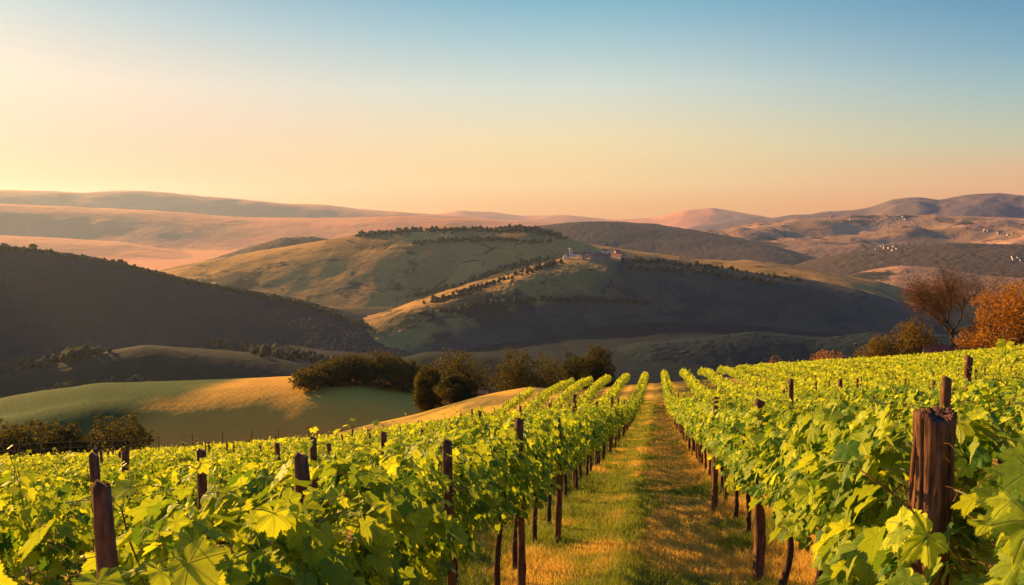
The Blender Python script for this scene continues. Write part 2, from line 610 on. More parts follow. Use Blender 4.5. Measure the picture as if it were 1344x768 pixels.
def hill(name, crest, base, front, back, mat, nu=260, nv=90, amp=6.0, nscale=160, crest_amp=1.0, p=1.0, skew=0.0, seed=1, fine=0.0, fine_scale=9.0):
    """a long hill: crest line (photo pixel, distance) with its slopes falling towards and away from us"""
    c = np.array(crest, float)
    s = np.linspace(0, 1, len(c))
    u = np.linspace(0, 1, nu)
    # smooth (monotone-ish) interpolation of the crest
    uu = np.linspace(0, 1, nu * 2)
    cc = np.stack([np.interp(uu, s, c[:, i]) for i in range(3)], 1)
    ker = np.hanning(2 * max(3, nu // len(c) // 2) + 1)
    ker /= ker.sum()
    h = len(ker) // 2
    cc = np.stack([np.convolve(np.pad(cc[:, i], h, mode='edge'), ker, 'valid') for i in range(3)], 1)
    cc = np.stack([np.interp(u, uu, cc[:, i]) for i in range(3)], 1)
    P = np.array([at(*q) for q in cc])
    d = P[:, :2] / np.linalg.norm(P[:, :2], axis=1)[:, None]
    side = np.stack([d[:, 1], -d[:, 0]], 1)
    tf = np.linspace(0, 1, nv) ** 1.15
    tb = np.linspace(1, 0, nv // 3, endpoint=False)
    T = np.concatenate([-tb, tf])
    fr = front(u) if callable(front) else np.full(nu, float(front))
    XY = []
    Zs = []
    for t in T:
        w = fr if t > 0 else np.full(nu, float(back))
        xy = P[:, :2] - d * (w * t)[:, None] + side * (skew * abs(t))
        hh = 0.5 * (1 + np.cos(math.pi * abs(t) ** p))
        z = base + (P[:, 2] - base) * hh
        x, y = xy[:, 0], xy[:, 1]
        win = min(1.0, abs(t) * 4)
        z = z + amp * (win * (0.4 + 0.6 * hh)) * fbm(x, y, nscale, 4, seed) + crest_amp * fbm(x, y, nscale * .35, 4, seed + 9)
        if fine:
            z = z + fine * np.abs(fbm(x, y, fine_scale, 2, seed + 20)) * ss(0, 0.1, hh)
        XY.append(xy)
        Zs.append(z)
    V = np.concatenate([np.array(XY), np.array(Zs)[..., None]], -1).reshape(-1, 3)
    return structure(name, V, [grid_faces(len(T), nu)[:, ::-1]], mat)


# ---- near green hill on the left: green meadow on its left flank, dry golden field over its right shoulder
def gh_mask(k, P, c):
    sp = k.add('ShaderNodeSeparateXYZ')
    k.link(P, sp.inputs[0])
    n = k.noise(P, 0.03, 3)
    x = k.math('ADD', sp.outputs[0], k.math('MULTIPLY', n, 40))
    f = k.maprange(x, -128, -108)
    return k.mix(f, k.mix(0.85, c, (0.022, 0.072, 0.013)), k.mix(0.88, c, (0.60, 0.33, 0.04)))
M_gh = field_mat("hill_meadow", [(0.10, 0.09, 0.025), (0.13, 0.11, 0.03), (0.11, 0.10, 0.03)], 0.02, 0.05, tree_scale=0.6, bdist=0.5, rows=0.25, mask=gh_mask)
hill('meadow_hill', [(-120, 585, 262), (-50, 560, 262), (0, 546, 260), (60, 534, 258), (120, 525, 256), (200, 519, 254), (260, 514, 252),
                     (330, 508, 250), (400, 506, 248), (480, 510, 246), (545, 518, 244), (610, 532, 240), (680, 556, 236)],
     -112, 78, 150, M_gh, p=1.35, amp=3, nscale=60, crest_amp=0.5, seed=4)

# ---- mounds of the valley, shade put into their dark colours
M_mound = field_mat("mound_fields_shade_tint", [(0.008, 0.018, 0.012), (0.013, 0.026, 0.014), (0.007, 0.015, 0.011)], 0.010, 0.006, tree=(DARKF, 0.52, 0.58), tree_scale=0.09)
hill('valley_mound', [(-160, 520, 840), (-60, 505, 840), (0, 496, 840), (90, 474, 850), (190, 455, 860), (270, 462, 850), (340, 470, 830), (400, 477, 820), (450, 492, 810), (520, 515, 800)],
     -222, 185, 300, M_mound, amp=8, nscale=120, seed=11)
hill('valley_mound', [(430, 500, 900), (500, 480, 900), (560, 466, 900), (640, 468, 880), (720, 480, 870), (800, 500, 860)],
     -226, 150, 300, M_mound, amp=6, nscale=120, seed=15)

M_forest0 = field_mat("shade_tinted_woods", [(0.010, 0.022, 0.022), (0.016, 0.028, 0.022), (0.008, 0.018, 0.020)], 0.008, 0.01, tree_scale=0.10, bdist=5, bstr=0.8)  # woods colour darkened and blued, standing in for the valley's shade
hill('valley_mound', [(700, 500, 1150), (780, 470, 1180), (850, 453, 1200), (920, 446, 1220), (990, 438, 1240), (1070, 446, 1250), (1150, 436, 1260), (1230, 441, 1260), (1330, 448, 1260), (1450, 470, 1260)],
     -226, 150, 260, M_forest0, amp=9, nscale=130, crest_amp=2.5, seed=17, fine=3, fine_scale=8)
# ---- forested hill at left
M_forest = field_mat("forest", [(0.010, 0.021, 0.024), (0.013, 0.023, 0.022), (0.007, 0.018, 0.023)], 0.008, 0.01, tree_scale=0.10, bdist=6, bstr=0.9)  # bluish cast put into the forest colour for cool shade and haze
hill('forest_hill', [(-760, 120, 1500), (-560, 110, 1520), (-400, 130, 1550), (-260, 185, 1570), (-150, 245, 1580), (-75, 298, 1585), (-20, 320, 1580), (0, 325, 1580), (60, 331, 1560), (150, 345, 1520), (250, 370, 1470), (330, 385, 1440),  # crest raised out of view on the left to shade the valley
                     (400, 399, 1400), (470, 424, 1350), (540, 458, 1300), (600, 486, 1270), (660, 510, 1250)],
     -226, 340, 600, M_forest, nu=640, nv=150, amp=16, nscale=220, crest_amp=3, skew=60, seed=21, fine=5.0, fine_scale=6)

# ---- the broad central hill and the spur with the village
CROPS = [(0.42, 0.225, 0.05), (0.12, 0.10, 0.026), (0.52, 0.28, 0.06), (0.09, 0.085, 0.022), (0.30, 0.18, 0.042)]
M_central = field_mat("central_hill_fields", CROPS, 0.0045, 0.004, tree=(DARKF, 0.57, 0.63), tree_scale=0.06, rows=0.06, bdist=2.0)
hill('broad_hill', [(130, 378, 2500), (220, 353, 2450), (300, 336, 2400), (380, 323, 2380), (440, 313, 2360), (490, 305, 2340), (540, 300, 2330), (580, 297, 2330),
                    (630, 299, 2320), (690, 299, 2310), (730, 308, 2300), (780, 322, 2290), (850, 332, 2290), (920, 340, 2290), (1000, 349, 2280), (1080, 360, 2270),
                    (1150, 374, 2260), (1210, 395, 2250), (1280, 430, 2240)],
     -222, lambda u: 500 + 0 * u, 700, M_central, nu=420, nv=170, amp=34, nscale=330, crest_amp=3, p=1.05, seed=33, fine=1.2, fine_scale=14)
def spur_shade_mask(k, P, c):  # low and right slopes darkened in colour, standing in for their shade
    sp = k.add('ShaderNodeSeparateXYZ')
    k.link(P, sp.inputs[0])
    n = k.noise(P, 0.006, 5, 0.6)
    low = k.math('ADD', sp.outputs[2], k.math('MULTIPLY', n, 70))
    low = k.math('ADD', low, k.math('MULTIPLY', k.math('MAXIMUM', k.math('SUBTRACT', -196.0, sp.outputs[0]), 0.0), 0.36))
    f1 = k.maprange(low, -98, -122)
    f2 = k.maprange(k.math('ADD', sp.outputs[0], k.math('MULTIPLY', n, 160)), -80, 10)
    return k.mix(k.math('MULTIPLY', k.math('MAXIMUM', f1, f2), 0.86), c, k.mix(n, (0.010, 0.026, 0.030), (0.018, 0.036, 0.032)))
M_spur = field_mat("spur_fields", CROPS, 0.006, 0.006, tree=(DARKF, 0.52, 0.60), tree_scale=0.07, mask=spur_shade_mask)
hill('village_spur', [(440, 440, 1330), (500, 418, 1400), (540, 403, 1450), (590, 388, 1500), (640, 371, 1560), (690, 352, 1620), (740, 339, 1680), (800, 337, 1720),
                      (860, 341, 1740), (920, 348, 1760), (990, 358, 1780), (1060, 370, 1800), (1130, 386, 1800), (1190, 408, 1800), (1250, 440, 1800)],
     -224, lambda u: 250 + 60 * ss(0, 0.4, u), 420, M_spur, nu=420, nv=150, amp=16, nscale=200, crest_amp=2.5, p=1.4, seed=41, fine=2.5, fine_scale=11)

# ---- hills and mountains to the right
FAR = [(0.34, 0.20, 0.09), (0.14, 0.10, 0.05), (0.46, 0.26, 0.12), (0.11, 0.085, 0.045), (0.34, 0.21, 0.09)]
M_far = field_mat("far_fields", FAR, 0.0025, 0.002, tree=((0.03, 0.03, 0.02), 0.54, 0.59), tree_scale=0.03, bdist=12)
M_haze_tint = field_mat("haze_tinted_hills", [(0.64, 0.27, 0.095), (0.57, 0.245, 0.09), (0.68, 0.285, 0.10)], 0.0015, 0.001, tree_scale=0.02, bdist=14)  # orange glow of the haze put into the ridges' colour
M_farwood = field_mat("far_woods", [(0.05, 0.042, 0.026), (0.08, 0.06, 0.034), (0.045, 0.04, 0.026)], 0.002, 0.0015, tree_scale=0.03, bdist=14)
hill('wooded_hill', [(900, 400, 3300), (980, 372, 3350), (1040, 349, 3400), (1110, 332, 3450), (1180, 323, 3500), (1260, 319, 3500), (1344, 322, 3500), (1450, 326, 3500), (1600, 335, 3500)],
     -222, 1100, 900, M_farwood, amp=26, nscale=420, crest_amp=4, seed=52, fine=6, fine_scale=22)
hill('field_rise', [(1090, 372, 2700), (1130, 358, 2720), (1180, 349, 2740), (1230, 352, 2750), (1290, 362, 2760), (1344, 366, 2760), (1420, 372, 2760), (1520, 385, 2760)],
     -224, 500, 500, M_far, amp=10, nscale=250, seed=55)
hill('rolling_hills', [(820, 330, 4700), (900, 310, 4850), (960, 299, 5000), (1000, 292, 5100), (1050, 286, 5200), (1110, 284, 5250), (1180, 283, 5300), (1260, 284, 5300), (1344, 287, 5300), (1450, 289, 5300), (1600, 292, 5300)],
     -222, 1900, 1200, M_far, nu=360, nv=170, amp=190, nscale=700, crest_amp=8, seed=63)
hill('purple_hill', [(560, 330, 4200), (640, 306, 4200), (700, 297, 4200), (760, 292, 4200), (800, 291, 4200), (860, 294, 4200), (900, 301, 4150), (960, 311, 4100), (1010, 322, 4050), (1060, 336, 4000), (1120, 352, 3950), (1180, 372, 3900)],
     -222, 1000, 900, M_farwood, amp=40, nscale=500, crest_amp=5, seed=66, fine=5, fine_scale=30)
M_mount = field_mat("mountain_slopes", [(0.13, 0.10, 0.085), (0.17, 0.125, 0.095), (0.10, 0.085, 0.08)], 0.002, 0.0015, tree_scale=0.03, bdist=14)  # grey-purple paleness put into the slopes' colour for haze
hill('mountain', [(900, 300, 7600), (985, 288, 7600), (1040, 283, 7500), (1100, 280, 7400), (1140, 275, 7300), (1172, 264, 7200), (1205, 260, 7200), (1232, 263, 7200),
                  (1268, 256, 7200), (1310, 255, 7200), (1344, 259, 7200), (1420, 252, 7200), (1520, 262, 7200), (1650, 275, 7200)],
     -222, 1900, 1500, M_mount, nu=360, nv=120, amp=150, nscale=800, crest_amp=16, seed=71)

# ---- hazy ridges
hill('low_ridge', [(240, 352, 3100), (290, 338, 3100), (330, 325, 3100), (370, 313, 3100), (410, 311, 3100), (440, 316, 3100), (520, 330, 3100), (600, 350, 3100)],
     -222, 500, 600, M_farwood, amp=12, nscale=300, crest_amp=3, seed=81, fine=5, fine_scale=22)
hill('hazy_ridge', [(-300, 300, 4800), (-100, 303, 4800), (0, 309, 4800), (80, 312, 4800), (160, 318, 4800), (230, 330, 4750), (300, 345, 4700), (400, 360, 4700)],
     -222, 900, 900, M_haze_tint, amp=14, nscale=500, crest_amp=5, seed=84)
hill('hazy_ridge', [(-350, 262, 6600), (-150, 264, 6600), (0, 268, 6600), (60, 270, 6600), (150, 274, 6550), (240, 279, 6500), (330, 286, 6400), (430, 286, 6300), (520, 284, 6200), (620, 287, 6200), (720, 297, 6100), (820, 306, 6000), (900, 316, 6000)],
     -222, 1400, 1200, M_haze_tint, amp=24, nscale=700, crest_amp=7, seed=86)
hill('far_ridge', [(-350, 246, 9500), (-150, 252, 9500), (0, 249, 9500), (40, 250, 9500), (100, 253, 9500), (170, 250, 9500), (215, 252, 9500), (265, 257, 9500), (330, 263, 9500),
                   (370, 267, 9500), (420, 268, 9500), (470, 274, 9500), (540, 280, 9500), (640, 287, 9500), (760, 294, 9500)],
     -222, 1700, 1500, M_haze_tint, amp=40, nscale=900, crest_amp=14, seed=88)
hill('far_ridge', [(420, 288, 12500), (500, 280, 12500), (560, 283, 12500), (605, 276, 12500), (645, 278, 12500), (690, 283, 12500), (740, 282, 12500), (800, 288, 12500), (860, 286, 12500),
                   (900, 276, 12500), (935, 273, 12500), (975, 279, 12500), (1010, 286, 12500), (1080, 290, 12500), (1200, 292, 12500)],
     -222, 1700, 1500, M_haze_tint, amp=40, nscale=900, crest_amp=14, seed=91)

# ------------------------------------------------------------------ haze: the evening air over the valley
hb = Geo()
hb.box((0, 7000, 176), (30000, 16200, 2 * 409))
m, k = new_mat("evening_haze")
pv = k.add('ShaderNodeVolumePrincipled')
pv.inputs['Color'].default_value = (0.56, 0.74, 1.0, 1)
pv.inputs['Density'].default_value = 3.0e-5
pv.inputs['Anisotropy'].default_value = 0.42
ov = k.add('ShaderNodeOutputMaterial')
k.link(pv.outputs[0], ov.inputs['Volume'])
hz = link('haze', hb.mesh('haze', [m]))
hz['kind'] = 'stuff'

# ------------------------------------------------------------------ vine leaves
def leaf_template(level):
    """a five-lobed vine leaf, petiole joint at the origin, tip along +Y, unit length; returns verts, faces (list), uv"""
    key = [(0, 1.0), (14, .80), (27, .62), (40, .80), (52, .90), (66, .70), (80, .54), (94, .64), (106, .68), (124, .50), (142, .46), (158, .36), (172, .10)]
    if level == 0:
        kd = [0, 27, 52, 80, 106, 145, 172]
        ang = np.array(kd, float)
        rad = np.interp(ang, *zip(*key))
    elif level == 1:
        ang = np.array([q[0] for q in key], float)
        rad = np.array([q[1] for q in key])
    else:
        ang = np.linspace(0, 172, 43)
        rad = np.interp(ang, *zip(*key))
        rad = rad * (1 + np.where(np.arange(43) % 2 == 0, .055, -.055) * (ang < 160))
    full = np.concatenate([-ang[::-1][:-1] if ang[0] == 0 else -ang[::-1], ang])
    fr = np.concatenate([rad[::-1][:-1], rad])
    n = len(full)
    ox, oy = np.sin(np.radians(full)) * fr, np.cos(np.radians(full)) * fr
    if level < 2:
        P = np.concatenate([[[0, 0]], np.stack([ox, oy], 1)])
        F = [np.array([[0, i + 2, i + 1] for i in range(n - 1)])]
    else:
        P = np.concatenate([[[0, 0]], np.stack([ox, oy], 1) * .5, np.stack([ox, oy], 1)])
        F = [np.array([[0, i + 2, i + 1] for i in range(n - 1)]),
             np.array([[1 + i, 2 + i, 2 + i + n, 1 + i + n] for i in range(n - 1)])]
    x, y = P[:, 0], P[:, 1]
    rr = np.hypot(x, y)
    th = np.abs(np.degrees(np.arctan2(x, y)))
    z = 0.16 * np.abs(x) - 0.26 * rr ** 2 + 0.05 * np.cos(np.radians(th * 360 / 52)) * rr
    return np.stack([x, y, z], 1), F, P


LEAF = [leaf_template(i) for i in range(3)]


def leaves_mesh(geo_uv, P, D, N, size, tint, level):
    """adds leaves: P joint, D direction of the tip, N normal, one size and tint each"""
    V0, F0, uv0 = LEAF[level]
    D = D / np.linalg.norm(D, axis=1)[:, None]
    N = N - D * (N * D).sum(1)[:, None]
    N = N / (np.linalg.norm(N, axis=1)[:, None] + 1e-9)
    Xa = np.cross(D, N)
    n = len(P)
    bend = rng.uniform(0.3, 1.9, n)
    fold = rng.uniform(-0.4, 1.0, n)
    z = V0[None, :, 2] * bend[:, None] + fold[:, None] * 0.22 * np.abs(V0[None, :, 0]) + rng.uniform(-.12, .12, (n, 1)) * V0[None, :, 0]
    v = P[:, None] + size[:, None, None] * (V0[None, :, 0, None] * Xa[:, None] + V0[None, :, 1, None] * D[:, None] + z[..., None] * N[:, None])
    off = np.arange(n)[:, None, None] * len(V0)
    faces = [(f[None] + off).reshape(-1, f.shape[1]) for f in F0]
    geo_uv.append((v.reshape(-1, 3), faces, np.tile(uv0, (n, 1)), np.repeat(tint, len(V0))))


def foliage_mesh(name, parts, stems, mat):
    V, F, U, A, M, n = [], [], [], [], [], 0
    for v, fs, uv, t in parts:
        for f in fs:
            F.append(f + n)
            M.append(np.zeros(len(f)))
        V.append(v); U.append(uv); A.append(t)
        n += len(v)
    mats = [mat]
    if stems is not None and stems.n:
        sv = np.concatenate(stems.V)
        for f in stems.F:
            F.append(f + n)
            M.append(np.ones(len(f)))
        V.append(sv); U.append(np.zeros((len(sv), 2)) + 3); A.append(np.full(len(sv), .5))
        mats.append(M_cane)
    return make_mesh(name, np.concatenate(V), F, mats, np.concatenate(M), True, {'tint': np.concatenate(A)}, np.concatenate(U))


SLOPE = -0.2
L_V = 1.25          # vine spacing in the row


def rnd_dirs(n):
    v = rng.normal(size=(n, 3))
    return v / np.linalg.norm(v, axis=1)[:, None]


def vine_foliage(level, nshoots, nfill, size0, big=1.0, keep=None):
    """leaves (and canes) of one vine; local frame: row along Y, up Z, origin at the trunk's foot"""
    canes = []
    P, D, N, Sz, T = [], [], [], [], []
    stems = Geo()
    for i in range(nshoots):
        y0 = rng.uniform(-.62, .62)
        p = np.array([rng.uniform(-.05, .05), y0, .84 + rng.uniform(-.05, .05)])
        side = rng.choice([-1, 1])
        top = rng.uniform(1.28, 1.66) if rng.random() > .22 else rng.uniform(1.60, 1.74 if level == 2 else 1.86)
        ln = top - .84
        lean = np.array([side * rng.uniform(0.02, .26), rng.uniform(-.25, .25), 0])
        nn = 9
        t = np.linspace(0, 1, nn)
        flop = side * max(0, rng.normal(.0, .16))
        pts = p + np.stack([lean[0] * t + flop * t ** 3 + .02 * np.sin(6 * t + i), lean[1] * t + .03 * np.sin(5 * t + 2 * i), ln * t * (1 - .25 * abs(flop) * t ** 2)], 1)
        canes.append(pts)
        k_ = int(ln / .065)
        ts = np.linspace(.02, 1, max(4, k_))
        pp = np.stack([np.interp(ts, t, pts[:, q]) for q in range(3)], 1)
        az_ = np.arange(len(ts)) * math.pi + rng.uniform(0, 6.28) + rng.normal(0, .5, len(ts))
        out = np.stack([np.cos(az_), np.sin(az_), rng.uniform(-.1, .5, len(ts))], 1)
        pet = out * rng.uniform(.04, .10, len(ts))[:, None]
        P.append(pp + pet)
        D.append(out + np.array([0, 0, -.55]) + .35 * rnd_dirs(len(ts)))
        N.append(np.array([0, 0, .9]) + .5 * out + .55 * rnd_dirs(len(ts)))
        Sz.append(size0 * (1 - .55 * ts ** 2.5) * rng.uniform(.7, 1.15, len(ts)) * big)
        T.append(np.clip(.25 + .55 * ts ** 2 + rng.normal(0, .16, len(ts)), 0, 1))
        if level == 2:
            for a_, b_ in zip(pp, pp + pet):
                stems.tube([a_, (a_ + b_) / 2 + [0, 0, .008], b_], .0017, 3, cap=False)
    # laterals filling the curtain
    n = nfill
    y = rng.uniform(-.68, .68, n)
    h = rng.beta(1.5, 1.4, n) * .72 + .83
    w = .12 + .19 * np.sin(np.clip((h - .62) / .98, 0, 1) * math.pi) ** .6
    sgn = rng.choice([-1, 1], n)
    x = sgn * w * np.sqrt(rng.uniform(.12, 1.15, n))
    lump = .07 * np.sin(y * 9 + rng.uniform(0, 6)) + .05 * np.sin(h * 14 + y * 5)
    x = x + sgn * lump
    P.append(np.stack([x, y, h], 1))
    out = np.stack([sgn, rng.normal(0, .45, n), np.zeros(n)], 1)
    D.append(out * .7 + np.array([0, 0, -.75]) + .45 * rnd_dirs(n))
    N.append(out * .75 + np.array([0, 0, .5]) + .55 * rnd_dirs(n))
    Sz.append(size0 * rng.uniform(.55, 1.15, n) * big)
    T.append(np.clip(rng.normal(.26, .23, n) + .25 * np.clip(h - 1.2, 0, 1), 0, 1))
    P, D, N, Sz, T = (np.concatenate(q) for q in (P, D, N, Sz, T))
    P[:, 2] += SLOPE * P[:, 1]
    if keep is not None:
        kk_ = keep(P)
        P, D, N, Sz, T = P[kk_], D[kk_], N[kk_], Sz[kk_], T[kk_]
    for c_ in canes:
        c_[:, 2] += SLOPE * c_[:, 1]
    parts = []
    leaves_mesh(parts, P, D, N, Sz, T, level)
    if level == 2:
        for v in stems.V:
            v[:, 2] += SLOPE * v[:, 1]
    return parts, stems, canes


def cane_mesh(pts, r0=.0045):
    g = Geo()
    n = len(pts)
    g.tube(pts, np.linspace(r0, .0022, n), 5, rough=.12)
    return g.mesh('cane', [M_cane], True)


def trunk_mesh(level):
    g = Geo()
    n = 14 if level else 7
    t = np.linspace(0, 1, n)
    a, b = rng.uniform(0, 6, 2)
    lx = rng.uniform(-.06, .06)
    P = np.stack([.025 * np.sin(5 * t + a) + lx * np.sin(t * math.pi), .04 * np.sin(4 * t + b) * t + .06 * t, -.05 + .86 * t], 1)
    r = .030 - .008 * t + .012 * np.exp(-t * 9) + .009 * np.exp(-((t - 1) * 7) ** 2)
    g.tube(P, r, 9 if level else 5, rough=.2)
    return g.mesh('trunk', [M_trunk], True), P[-1]


def cordon_mesh(level, head):
    g = Geo()
    for s in (-1, 1):
        n = 9 if level else 4
        t = np.linspace(0, 1, n)
        y = head[1] + s * .66 * t
        P = np.stack([head[0] * (1 - t) + .018 * np.sin(9 * t + s), y, head[2] - .03 * np.sin(t * math.pi) + SLOPE * (y - head[1]) + .02 * np.sin(7 * t)], 1)
        g.tube(P, .018 - .007 * t, 7 if level else 4, rough=.25)
        if level:
            for q in range(3):
                i = rng.integers(1, n - 1)
                d = np.array([rng.uniform(-.05, .05), rng.uniform(-.03, .03), rng.uniform(.03, .07)])
                g.tube([P[i], P[i] + d * .6, P[i] + d], [.011, .009, .007], 5, rough=.3)
    return g.mesh('cordon', [M_trunk], True)


# ------------------------------------------------------------------ where the vines stand
ROWS = [-1.4 - 2.5 * i for i in range(22)] + [1.05 + 2.5 * i for i in range(25)]


def y_end(x):
    if x < -13:
        return float(np.interp(-x, [13, 14.5, 20, 30, 45, 60], [104, 78, 64, 54, 48, 44]))
    return 109 + .32 * max(0, x)


def in_view(x, y, m=60):
    d = x * math.sin(-YAW) + y * math.cos(YAW)
    if d < .5:
        return False
    l = x * math.cos(YAW) + y * math.sin(YAW)
    return abs(672 + FPX * l / d - 672) < 672 + m + 700 / d


spots = []
for x in ROWS:
    y = .45 if abs(x) < 2 else 1.0 + (abs(x) * .37) % 1.2
    j = 0
    while y < y_end(x):
        if in_view(x, y):
            w = .5 if abs(x) < 2 else 1.0
            spots.append((math.hypot(x, y) * w, x, y))
        y += L_V
        j += 1
spots.sort()
NEAR = spots[:298]
REST = spots[298:]

# prototypes: hero vines are one-offs, the others share meshes
MIDF = [vine_foliage(1, 13, 560, .068) for _ in range(5)]
def with_canes(canes):
    g = Geo()
    for c in canes:
        g.tube(c, np.linspace(.0045, .002, len(c)), 3, cap=False)
    return g


MIDM = [foliage_mesh('foliage', p, with_canes(c), M_leaf) for p, s, c in MIDF]
FARF = [vine_foliage(0, 10, 270, .086) for _ in range(5)]
FARM = [foliage_mesh('foliage', p, with_canes(c), M_leaf) for p, s, c in FARF]
TR = [trunk_mesh(1) for _ in range(4)]
CO = [cordon_mesh(1, h) for _, h in TR]


def row_words(x):
    i = ROWS.index(x)
    if x < 0:
        n = i
        return ["the row left of the grass path", "the second row left of the grass path", "the third row left of the grass path"][n] if n < 3 else None
    n = i - 22
    return ["the row right of the grass path", "the second row right of the grass path", "the third row right of the grass path"][n] if n < 3 else None


HERO_L = {1.7: "large-leaved grapevine at the lower left corner, in front of the stout left post",
          2.95: "broad-leaved grapevine right of the stout post at lower left",
          4.2: "leafy grapevine just beyond the dark leaning post left of the path",
          5.45: "grapevine around the slim dark post, third post left of the path",
          6.7: "grapevine with bare trunk just before the straight post left of the path"}
HERO_R = {1.7: "nearest large-leaved grapevine at the right edge, in front of the bark-covered post",
          2.95: "sunlit grapevine growing round the thick bark-covered post at right",
          4.2: "sunlit grapevine just left of the thick bark-covered post",
          5.45: "bright grapevine between the thick bark-covered post and the slim path edge post",
          6.7: "bright grapevine at the slim post of the right path edge"}


def post_foot(px, py, yv):
    r = ray(px, py)
    p = r * yv / r[1]
    return p


BARE_POSTS = [(post_foot(1240, 541, 2.95), .26, .38), (post_foot(150, 634, 1.62), .20, .34), (post_foot(445, 600, 2.75), .14, .34)]


def open_round_posts(loc, sc):
    """leaves removed round the big posts to show them and let the sun in"""
    def keep(P):
        w = P * np.array([1, 1, sc]) + np.array(loc)
        ok = np.ones(len(w), bool)
        for c, rad, dep in BARE_POSTS:
            a = c[:2] / np.linalg.norm(c[:2])
            along = w[:, :2] @ a - np.linalg.norm(c[:2])
            across = np.abs(w[:, 0] * a[1] - w[:, 1] * a[0])
            hit = (across < rad * .62) & (along < .12) & (along > -1.6) & (w[:, 2] > c[2] - dep + .25 * rng.normal(size=len(w)) * dep)
            ok &= ~hit | (rng.random(len(w)) < .12)
            sx, sy = -math.sin(SUN_AZ), math.cos(SUN_AZ)
            dx, dy = w[:, 0] - c[0], w[:, 1] - c[1]
            sh = (dx * sx + dy * sy > 0) & (dx * sx + dy * sy < 1.3) & (np.abs(dx * sy - dy * sx) < rad * .75) & (w[:, 2] > c[2] - dep - .1)  # leaves towards the sun taken out so light reaches the posts
            ok &= ~sh | (rng.random(len(w)) < .10)
        return ok
    return keep


protos = {}
for dist, x, y in NEAR:
    z = float(G(x, y))
    real = math.hypot(x, y)
    hero = abs(x) < 2 and real < 7.9
    rw = row_words(x)
    side = 'left' if x < 0 else 'right'
    if hero:
        if x < 0:
            lab = HERO_L[round(y, 2)]
        else:
            lab = HERO_R[round(y, 2)]
        grp = 'foreground grapevines beside the grass path'
    else:
        far = 'far' if real > 40 else 'middle' if real > 18 else 'near'
        where = {'far': 'small with distance towards the crest', 'middle': 'midway down the slope', 'near': 'in the nearer stretch'}[far]
        if rw:
            lab = 'leafy grapevine in %s, %s' % (rw, where)
        else:
            lab = 'leafy grapevine in the outer rows to the %s, %s' % (side, where)
        grp = 'grapevines: ' + lab.split(' in ', 1)[1]
    e = empty('grapevine', (x + rng.normal(0, .03), y + rng.normal(0, .05), z), lab, 'grapevine', grp)
    ti = int(rng.integers(4))
    lod = 2 if hero else 1 if real < 27 else 0
    mir = 1 if rng.random() < .5 else -1
    sc = rng.uniform(.93, 1.08) if not hero else (1.10 if x > 0 and real < 5 else 1.04)
    if lod == 2:
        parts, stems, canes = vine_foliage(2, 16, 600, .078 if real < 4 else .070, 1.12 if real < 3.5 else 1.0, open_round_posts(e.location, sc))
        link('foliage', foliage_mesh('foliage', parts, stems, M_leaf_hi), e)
        for c_ in [q for q in canes if q[:, 2].max() < 1.5][:7]:
            link('cane', cane_mesh(c_), e)
        fo = None
        link('trunk', TR[ti][0], e)
        link('cordon', CO[ti], e)
        e.scale = (1, 1, sc)
    else:
        vi = int(rng.integers(5))
        key = (lod, vi)
        me = (MIDM if lod == 1 else FARM)[vi]
        if key not in protos:
            protos[key] = [bpy.data.objects.new('foliage', me), bpy.data.objects.new('trunk', TR[ti][0]), bpy.data.objects.new('cordon', CO[ti])]
            trio = protos[key]
        else:
            trio = [q.copy() for q in protos[key]]
        for q in trio:
            COL.objects.link(q)
            q.parent = e
            q.scale = (mir, 1, sc)

# the rest of the vineyard: one mass of vines
parts = []
trk = Geo()
V_rest = []
for dist, x, y in REST:
    V_rest.append((x, y))
V_rest = np.array(V_rest)
dd = np.hypot(V_rest[:, 0], V_rest[:, 1])
for lo, hi, n, sz in ((0, 30, 150, .115), (30, 55, 95, .14), (55, 200, 60, .175)):
    sel = V_rest[(dd >= lo) & (dd < hi)]
    if not len(sel):
        continue
    C = np.repeat(sel, n, axis=0)
    q = len(C)
    yy = C[:, 1] + rng.uniform(-.65, .65, q)
    h = rng.beta(1.6, 1.2, q) * .9 + .70
    vig = np.repeat(rng.uniform(.88, 1.12, len(sel)), n)
    h = .7 + (h - .7) * vig + (rng.random(q) < .06) * rng.uniform(0, .25, q)
    sg = rng.choice([-1, 1], q)
    w = .16 + .2 * np.sin(np.clip((h - .62) / .98, 0, 1) * math.pi) ** .6
    xx = C[:, 0] + sg * w * np.sqrt(rng.uniform(.1, 1.2, q))
    zz = G(xx * 0 + C[:, 0], yy) + h
    out = np.stack([sg, rng.normal(0, .5, q), np.zeros(q)], 1)
    topf = np.clip((h - 1.25) / .3, 0, 1)[:, None]
    D = out * .7 + np.array([0, 0, -.6]) + .5 * rnd_dirs(q)
    N = out * .75 * (1 - .5 * topf) + np.array([0, 0, .5]) + .6 * rnd_dirs(q)
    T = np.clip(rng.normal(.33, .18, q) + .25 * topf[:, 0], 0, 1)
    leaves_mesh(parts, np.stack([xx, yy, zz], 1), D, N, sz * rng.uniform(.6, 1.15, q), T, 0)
rest = link('vineyard_rows', foliage_mesh('vineyard_rows', parts, None, M_leaf))
tag(rest, 'yellow-green vineyard rows covering the far slope on both sides', 'vines', None, 'stuff')

